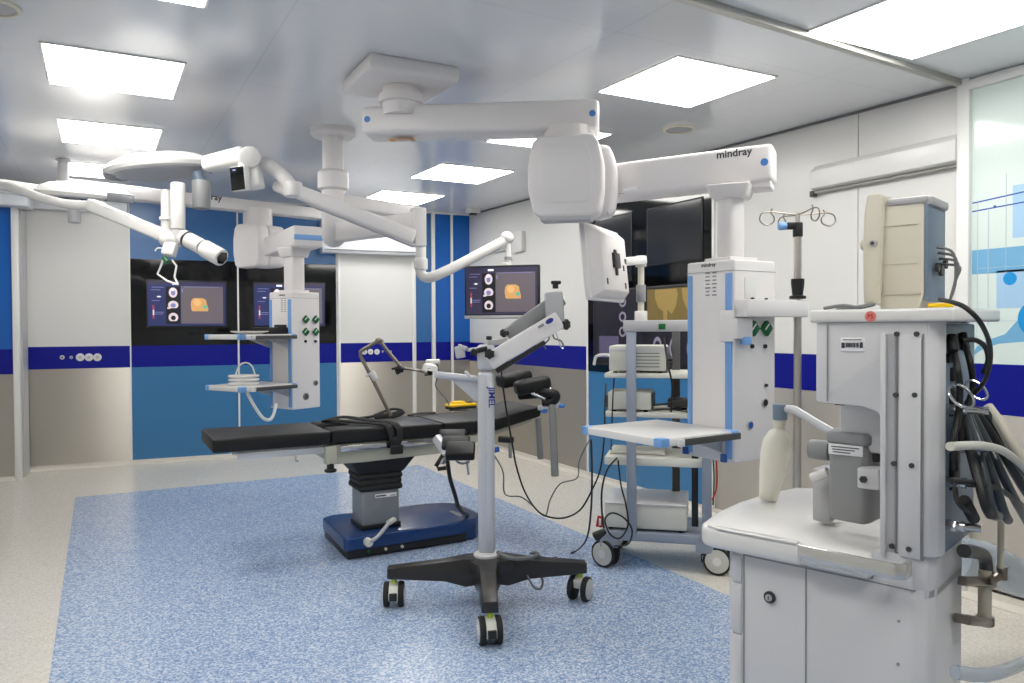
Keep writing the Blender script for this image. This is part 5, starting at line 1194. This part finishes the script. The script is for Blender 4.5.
# top shelf
xa0, xa1 = am(810, 312).x, am(962, 315).x
b = MB(AM); b.prism([(xa0, -.006), (xa1-.06, -.006), (xa1-.015, .004), (xa1, .04), (xa1, .36), (xa1-.03, .40), (xa0, .40)], zts, am(870, 309).z, bev=.006, seg=3); tsf = b.build('top_shelf', M['white_gloss'], an)
zsh = am(870, 309).z
q = am(871.5, 316.5); b = MB(AM); b.cyl((q.x, -.0055, q.z), (q.x, -.0075, q.z), .0115, n=28, m=M['pink']); b.build('round_sticker', None, tsf)
K = frame(AM @ V((q.x, -.0078, q.z)), AM.to_3x3() @ V((1, 0, 0)), (0, 0, 1), AM.to_3x3() @ V((0, -1, 0))); lettering('PS', .013, K, M['red'], tsf, 'sticker_lettering')
# absorber canister
q = am(847, 480, .10); yc = .13
xa, xb = am(829, 480, .09).x, am(866, 480, .09).x
zc0_, zc1_ = am(848, 522, .09).z, am(848, 432, .09).z
K = lambda pl, z0, z1, m, name, parent, bev=.012: MB(AM).prism(pl, z0, z1, bev=bev, seg=3).build(name, M[m], parent)
absb = K([(xa, .085), (xb, .075), (xb+.012, .1), (xb+.012, .18), (xa+.0, .19), (xa-.01, .15)], zc0_, zc1_-.025, 'grey_mid', 'absorber_canister', an)
b = MB(AM); b.prism([(xa-.004, .08), (xb+.004, .07), (xb+.016, .1), (xb+.016, .185), (xa, .195), (xa-.014, .15)], zc1_-.028, zc1_, bev=.008, seg=3); b.build('canister_lid', M['grey_mid'], absb)
q0, q1 = am(829, 448, .082), am(863, 452, .075)
b = MB(AM); b.box(((q0.x+q1.x)/2, .077, (q0.z+q1.z)/2), (q1.x-q0.x-.002, .004, .024), .0005, m=M['paper'])
for i in range(3): b.box(((q0.x+q1.x)/2-.004*i, .0745, (q0.z+q1.z)/2+.006-.006*i), (abs(q1.x-q0.x)*(.8-.15*i), .0012, .0022), m=M['ink'])
b.build('warning_label', None, absb)
b = MB(AM); q = am(870, 478, .07); b.box((q.x-.0, .085, q.z), (.046, .06, .046), .004); b.build('mount_block', M['white'], an)
q = am(863, 479.5, .05); b = MB(AM); b.cyl((q.x, .056, q.z), (q.x, .048, q.z), .008, n=6); b.build('hex_bolt', M['ink'], an)
b = MB(AM); q = am(875, 448, .12); b.cyl((q.x, .12, q.z-.03), (q.x, .12, q.z+.03), .02, n=18, bev=.003); b.build('sensor_cup', M['base_black'], an)
q0, q1 = am(814, 500, .15), am(828, 470, .15)
b = MB(AM); b.box(((q0.x+q1.x)/2-.004, .2, ztab+.075), (abs(q1.x-q0.x)+.01, .08, .13), .006); b.build('breathing_block', M['grey_light'], an)
b = MB(AM); q = am(822, 450, .15); b.cyl((q.x-.03, .15, q.z), (q.x+.02, .15, q.z), .024, n=18, bev=.004); b.build('valve_port', M['grey_mid'], an)
b = MB(AM); q0, q1 = am(812, 478, .12), am(828, 472, .12); b.cyl(q0, q1, .012, n=14); b.build('port_stub', M['white_gloss'], an)
# bag arm and bag
def bgp(x, y, o=.33): return PPL(x, y, P0+sdv*o, sdv)
b = MB(); b.tube([bgp(832, 432), bgp(818, 424), bgp(800, 413), bgp(793, 409.5), bgp(781, 409)], .011, 14); b.build('bag_arm', M['silver'], an)
b = MB(); b.cyl(bgp(780, 404), bgp(780, 420), .0195, n=20, bev=.003); b.build('bag_elbow', M['grey_blue'], an)
bt, bb = bgp(780, 420), bgp(768, 496)
bb.z = ztab+.002
bag = thing('breathing_bag', 'limp cream breathing bag hanging from the machine arm onto its work surface', 'breathing bag', bb)
ax = (bt-bb); Lb = ax.length
pr = [(.001, 0), (.033, .002), (.040, .03), (.050, .08), (.056, .13), (.053, .165), (.036, .19), (.019, .2), (.016, Lb+.002), (.001, Lb+.002)]
pr = [(r*.98, z*Lb/.222 if z < .21 else z) for r, z in pr]
mx = rot_to(ax, FW) @ Matrix.Rotation(rad(90), 4, 'Y'); mx = Matrix((ax.normalized().cross(FW).normalized(), FW, ax.normalized())).transposed().to_4x4() @ Matrix.Diagonal((.72, .5, 1, 1)); mx.translation = bb
b = MB(mx); b.lathe(pr, n=32); b.build('bag_body', M['bag'], bag, sharp=80)
b = MB(); b.cyl(bt-V((0, 0, .004)), bt-V((0, 0, -.004)), .017, n=20); b.cyl(bt.lerp(bb, .1), bt, .0165, n=20); b.build('bag_neck', M['cream'], bag)

# monitor on the machine, seen from its side
y0m = .12
def mz(px, py): return am(px, py, y0m)
MX = [mz(x, 250).x for x in (863, 883, 919, 938)]
zb_m, zt_m = zsh+.002, mz(880, 194).z
mt = thing('patient_monitor', 'beige patient monitor seen from its side on top of the anaesthesia machine', 'patient monitor', AM @ V((MX[1], y0m+.1, zsh)))
sideo = [(MX[1]-.014, zb_m+.03), (MX[1]-.006, zb_m), (MX[2], zb_m), (MX[2]+.01, zb_m+.03), (MX[2]+.01, mz(915, 204).z), (MX[2]-.0, mz(915, 202).z), (MX[1]-.002, mz(890, 202).z)]
b = MB(AM); b.prism(sideo, y0m, y0m+.14, mx=XZ(0), bev=.004); mb_ = b.build('case', M['cream'], mt)
b = MB(AM); pr = [(MX[0]+.006, zb_m+.012), (MX[1]-.004, zb_m+.01), (MX[1]+.003, zt_m-.05), (MX[1]+.004, zt_m-.006), (MX[1]-.004, zt_m), (MX[0]+.013, zt_m-.001), (MX[0]+.006, zt_m-.05), (MX[0]+.004, zb_m+.12)]
b.prism(pr, y0m-.018, y0m+.165, mx=XZ(0), bev=.006, seg=3); fb_ = b.build('front_bezel', M['cream'], mt)
q = mz(867, 244); b = MB(AM); b.cyl((q.x+.012, y0m, q.z), (q.x-.012, y0m, q.z), .014, n=20, bev=.003); b.build('dial', M['cream'], mt)
q = mz(876, 244); b = MB(AM); b.cyl((q.x, y0m-.017, q.z), (q.x, y0m-.024, q.z), .008, n=18, m=M['grey_light'], bev=.001); b.cyl((q.x, y0m-.023, q.z), (q.x, y0m-.026, q.z), .004, n=14, m=M['ink']); b.build('side_knob', None, fb_)
b = MB(AM); zh_ = mz(900, 203).z; b.box(((MX[1]+MX[2])/2+.012, y0m+.01, zh_+.003), (MX[2]-MX[1]+.01, .03, .016), .006); b.box((MX[2]+.016, y0m+.07, zh_), (.02, .14, .02), .006); b.build('handle', M['grey_light'], mt)
b = MB(AM); b.box((MX[2]+.014, y0m+.07, (zb_m+zh_)/2+.01), (.01, .138, zh_-zb_m-.01), .004); b.build('back_panel', M['grey_blue'], mt)
for py in (225, 264):
    q = mz(905, py); b = MB(AM); b.box(((MX[1]+MX[2])/2, y0m-.0005, q.z), (MX[2]-MX[1]-.004, .002, .0012)); b.build('case_seam', M['seam'], mb_)
b = MB(AM); q = mz(900, 294); b.box(((MX[1]+MX[2])/2, y0m-.001, q.z), (MX[2]-MX[1]+.01, .004, .005), .001); b.build('base_seam', M['seam'], mb_)
b = MB(AM)
for (dy, dz, r) in ((.035, .09, .010), (.065, .085, .013), (.10, .10, .010)): b.cyl((MX[2]+.025, y0m+dy, zb_m+dz), (MX[2]+.032, y0m+dy, zb_m+dz), r, n=16)
b.build('back_port', M['base_black'], mt)
b = MB(AM)
for k in range(4): b.tube([(MX[2]+.025, y0m+.04+.01*k, zb_m+.135-.012*k), (MX[2]+.055+.004*k, y0m+.05, zb_m+.12-.01*k), (MX[2]+.06, y0m+.05, zb_m+.06), (MX[2]+.05, y0m+.05, zb_m+.02)], .003, 8)
one('lead_loop', b, M['cable_grey'], 'grey leads looping at the back of the beige patient monitor', 'cable')
b = MB(AM); b.tube([(xa0+.02, .03, zsh+.004), (xa0+.05, .06, zsh+.01), (xa0+.09, .05, zsh+.005), (xa0+.11, .08, zsh+.012), (xa0+.06, .1, zsh+.006), (xa0+.03, .08, zsh+.004)], .004, 8); one('lead_coil', b, M['cable_grey'], 'small grey lead coiled on the front end of the machine top shelf', 'cable')
b = MB(AM); b.box((xa1-.05, .05, zsh+.006), (.045, .02, .009), .002); one('connector', b, M['yellow'], 'small flat yellow connector on the rear of the machine top shelf', 'connector')
# cables and hoses at the back
def bk(x, y, o): return PPL(x, y, AM @ V((xu1+o, 0, 0)), AM.to_3x3() @ V((1, 0, 0)))
b = MB(); b.tube([bk(940, 300, .03), bk(952, 302, .07), bk(966, 308, .10), bk(980, 322, .12), bk(989, 342, .12), bk(990, 362, .11), bk(984, 382, .09), bk(970, 398, .04), bk(962, 410, .04), bk(957, 430, .04)], .0045, 10); one('power_cable', b, M['cable'], 'black cable arching from the patient monitor down behind the machine', 'cable')
b = MB(); b.tube([bk(953, 348, .025), bk(958, 370, .045), bk(960, 392, .045), bk(958, 415, .04), bk(954, 440, .04), bk(955, 470, .04)], .0065, 10); one('power_cable', b, M['cable'], 'black plugged cable running straight down the machine rear panel', 'cable')
b = MB(); b.tube([bk(964, 342, .025), bk(970, 362, .05), bk(973, 385, .05), bk(968, 405, .045), bk(961, 425, .04), bk(962, 450, .04)], .0065, 10); one('power_cable', b, M['cable'], 'second black plugged cable bowed outwards behind the machine', 'cable')
b = MB(); b.tube([bk(962, 341, .03), bk(975, 340, .05), bk(985, 347, .06), bk(988, 360, .06), bk(983, 374, .05)], .0055, 10); one('power_cable', b, M['cable'], 'short thick black cable looping sideways below the machine top shelf', 'cable')
b = MB(); b.cyl(bk(951, 336, .02), bk(953, 352, .03), .010, n=12, bev=.003); one('mains_plug', b, M['rubber'], 'black plug in the machine rear panel, nearest its white corner', 'plug')
b = MB(); b.cyl(bk(962, 333, .02), bk(966, 350, .03), .009, n=12, bev=.003); one('mains_plug', b, M['rubber'], 'black plug in the machine rear panel, farther from its white corner', 'plug')
for i, (cx_, cy_, r, o, lb) in enumerate(((961.5, 396, 11, .06, 'larger chrome ring hanging at the back of the machine'), (976.5, 390, 9, .075, 'smaller chrome ring hanging farthest right at the machine back'))):
    c = bk(cx_, cy_, o); R_ = r*(c-CAM).dot(FW)/F
    b = MB(); b.tube([c+RT*math.cos(a)*R_+UP*math.sin(a)*R_+FW*.02*math.sin(a) for a in [k*math.pi/10 for k in range(20)]], .0028, 8, closed=True, sub=2); one('cable_ring', b, M['chrome'], lb, 'ring', 'chrome cable rings')
# bundle of corrugated hoses drooping to the right
hs_ = [((966, 415), (975, 445), (985, 480), (992, 512), (998, 516), 'hose_grey', .010), ((968, 416), (980, 445), (992, 475), (1003, 510), (1008, 520), 'hose_grey', .010),
       ((972, 415), (988, 445), (1000, 470), (1015, 500), (1032, 530), 'hose_grey', .010), ((976, 413), (995, 440), (1010, 466), (1028, 495), (1045, 520), 'cable', .010),
       ((985, 412), (1002, 436), (1014, 458), (1030, 480), (1048, 500), 'hose_grey', .010), ((964, 420), (970, 450), (978, 480), (985, 505), (990, 515), 'cable', .009),
       ((988, 407), (1000, 424), (1012, 446), (1026, 470), (1046, 494), 'cream', .0125)]
lbs = ['innermost grey black hose of the bundle drooping behind the machine', 'second grey black hose of the bundle behind the machine, ending low', 'third grey black hose of the bundle, running out at the right edge', 'black hose of the bundle, between two grey black ones',
       'outer grey black hose just inside the cream one behind the machine', 'thin black hose closest to the chrome inlets behind the machine', 'thick cream hose on the outside of the bundle, top right']
for (p0_, p1_, p2_, p3_, p4_, m, r), lb in zip(hs_, lbs):
    b = MB(); b.tube([bk(*p0_, .03), bk(*p1_, .06), bk(*p2_, .085), bk(*p3_, .10), bk(*p4_, .10)], r, 12); one('hose', b, M[m], lb, 'hose', 'hoses behind the anaesthesia machine')
b = MB(); b.tube([bk(950, 446.5, .07), bk(968, 445.5, .08), bk(985, 446, .09), bk(1005, 452, .10), bk(1026, 470, .11), bk(1045, 495, .11)], .0085, 12); one('hose', b, M['hose_white'], 'milky white hose curving right from the middle chrome inlet', 'hose', 'hoses behind the anaesthesia machine')
b = MB(); b.tube([bk(952, 481, .06), bk(975, 483, .08), bk(990, 486, .09), bk(1010, 496, .1), bk(1040, 520, .11)], .006, 10); one('hose', b, M['cable'], 'thin black hose leaving the lower chrome inlet', 'hose', 'hoses behind the anaesthesia machine')
b = MB(); b.tube([bk(955, 488, .05), bk(957, 500, .06), bk(963, 508, .065), bk(972, 513, .06)], .005, 8); b.cyl(bk(964, 500, .06), bk(974, 519, .06), .012, n=12, bev=.003); one('pressure_plug', b, M['rubber'], 'black plug hanging below the lower chrome inlet', 'plug')
# gas scavenging receiver
sc_ = thing('gas_receiver', 'beige translucent receiver tube with a grey elbow on steel brackets beside the machine foot', 'gas receiver', bk(985, 620, .03))
O_ = .03
b = MB(); b.cyl(bk(985, 570, O_), bk(984.5, 619, O_), .0145, n=20); b.build('tube', M['amber'], sc_)
b = MB(); b.tube([bk(964, 551, O_), bk(975, 552, O_), bk(984, 556, O_), bk(986, 566, O_), bk(986, 576, O_)], .015, 16); b.build('elbow', M['grey_dark'], sc_)
b = MB(); b.beam(bk(962, 581, O_), bk(984, 581, O_), .02, .02, .004); b.cyl(bk(985, 588, O_), bk(991, 584, O_), .013, n=12); b.beam(bk(962, 619, O_), bk(986, 622, O_), .035, .02, .004); b.cyl(bk(985, 616, O_), bk(985, 625, O_), .02, n=20, bev=.003); b.build('bracket', M['steel_dark'], sc_)
b = MB(); b.cyl(bk(1001, 505, .06), bk(1000.5, 568, .06), .007, n=12); b.build('riser', M['amber'], sc_)
b = MB(); b.beam(bk(988, 582, .04), bk(1002, 573, .06), .018, .018, .004); b.cyl(bk(1002, 566, .06), bk(1002, 579, .06), .012, n=14); b.build('fitting', M['steel_dark'], sc_)
b = MB(); b.tube([PPL(955, 556, V((0, 1.75, 0)), V((0, 1, 0))), PY(985, 561, 1.72), PY(1010, 574, 1.7), PY(1045, 588, 1.62), PY(1085, 640, 1.5), PY(1120, 690, 1.4)], .075, 20); one('hose', b, M['hose_clear'], 'wide clear bluish hose sagging behind the receiver tube at the right edge', 'hose')
b = MB(); b.tube([bk(955, 672, .05), bk(978, 675, .08), bk(1000, 672, .1), bk(1032, 660, .12)], .014, 14); one('hose', b, M['hose_clear'], 'clear bluish hose near the floor in the bottom right corner', 'hose')

# ================================================================== LOOSE CABLES
def cable(pts, r, m, label):
    b = MB(); b.tube([p if isinstance(p, V) else P(*p) for p in pts], r, 8); one('cable', b, M[m], label, 'cable', 'loose cables')
cable([(501, 358, 3.58), (502, 380, 3.7), (508, 420, 3.75), (513, 448, 3.75), (516, 465, 3.75), (524, 490, 3.8), (535, 508, 3.9), (546, 516, 3.95), (563, 518, 3.95), (580, 510, 3.95), (592, 490, 3.9), (600, 470, 3.85), (604, 440, 3.85), (605, 400, 3.9), (606, 384, 3.95)], .0045, 'cable', 'black cable looping from the stand arm low to the cart shelves')
cable([(494, 455, 3.66), (503, 472, 3.7), (505, 494, 3.8), (521, 497, 3.9), (532, 505, 3.95), (545, 516, 3.98), (550, 500, 3.95), (560, 484, 3.9), (577, 478, 3.85), (579, 462, 3.8), (586, 446, 3.75), (590, 440, 3.6)], .0035, 'cable_grey', 'thin grey cable hanging in a wavering loop between stand and pendant shelf')
cable([(591, 440, 3.5), (592, 470, 3.7), (591, 510, 3.85), (586, 540, 3.95), PZ(572, 553, .006), PZ(550, 558, .006), PZ(530, 553, .006)], .005, 'cable', 'black cable dropping from the pendant shelf to the blue floor')
cable([(614, 378, 4.1), (613, 395, 4.1), (612, 420, 4.1), (611, 450, 4.05)], .004, 'cable', 'short black cable along the front of the upper cart shelves')
cable([(617, 458, 3.95), (607, 470, 3.92), (602, 490, 3.9), (602, 512, 3.9), (604, 528, 3.92)], .005, 'cable', 'black cable from the lowest white cart shelf to the red-tagged plug')
cable([(618, 460, 3.95), (621, 485, 3.92), (626, 505, 3.9), (628, 525, 3.9), (620, 538, 3.9), (610, 534, 3.9), (605, 520, 3.9), (612, 513, 3.9), (624, 518, 3.9), (632, 530, 3.9), (628, 544, 3.9), (614, 546, 3.9)], .0045, 'cable', 'black cable coiled in a ring above the cart front caster')
cable([(664, 338, 3.95), (668, 365, 3.9), (672, 385, 3.9), (671, 412, 3.95)], .005, 'cable', 'black cable hanging from the vented device down to the plain box')
cable([(652, 405, 4.0), (665, 404, 4.0), (680, 401, 4.0), (692, 400, 4.05)], .006, 'cable', 'thick black cable leaving the plain box to the right')
cable([(653, 410, 4.0), (668, 409, 4.02), (682, 411, 4.05), (692, 413, 4.1)], .004, 'cable', 'thin black cable lying below the thick one on the middle cart shelf')
cable([(594, 365, 4.2), (596, 357, 4.2), (601, 355, 4.15), (609, 355, 4.1)], .008, 'tube_white', 'pale hose curving into the front of the vented cart device')
cable([(716, 455, 3.7), (717, 475, 3.7), (716, 490, 3.7), (712, 500, 3.7)], .004, 'red', 'thin red cable behind the front pendant column foot')
cable([(713, 455, 3.75), (714, 480, 3.75), (713, 505, 3.75)], .004, 'green', 'thin green cable beside the red one behind the pendant foot')

# ================================================================== WORLD AND VIEW
w = bpy.data.worlds.new('world'); S.world = w; w.use_nodes = True
w.node_tree.nodes['Background'].inputs['Color'].default_value = (.5, .55, .6, 1); w.node_tree.nodes['Background'].inputs['Strength'].default_value = .2
S.view_settings.view_transform = 'Standard'; S.view_settings.look = 'None'; S.view_settings.exposure = 0; S.view_settings.gamma = 1
S.view_settings.use_curve_mapping = False
S.cycles.max_bounces = 8; S.cycles.diffuse_bounces = 5; S.cycles.glossy_bounces = 4
S.cycles.sample_clamp_indirect = 6
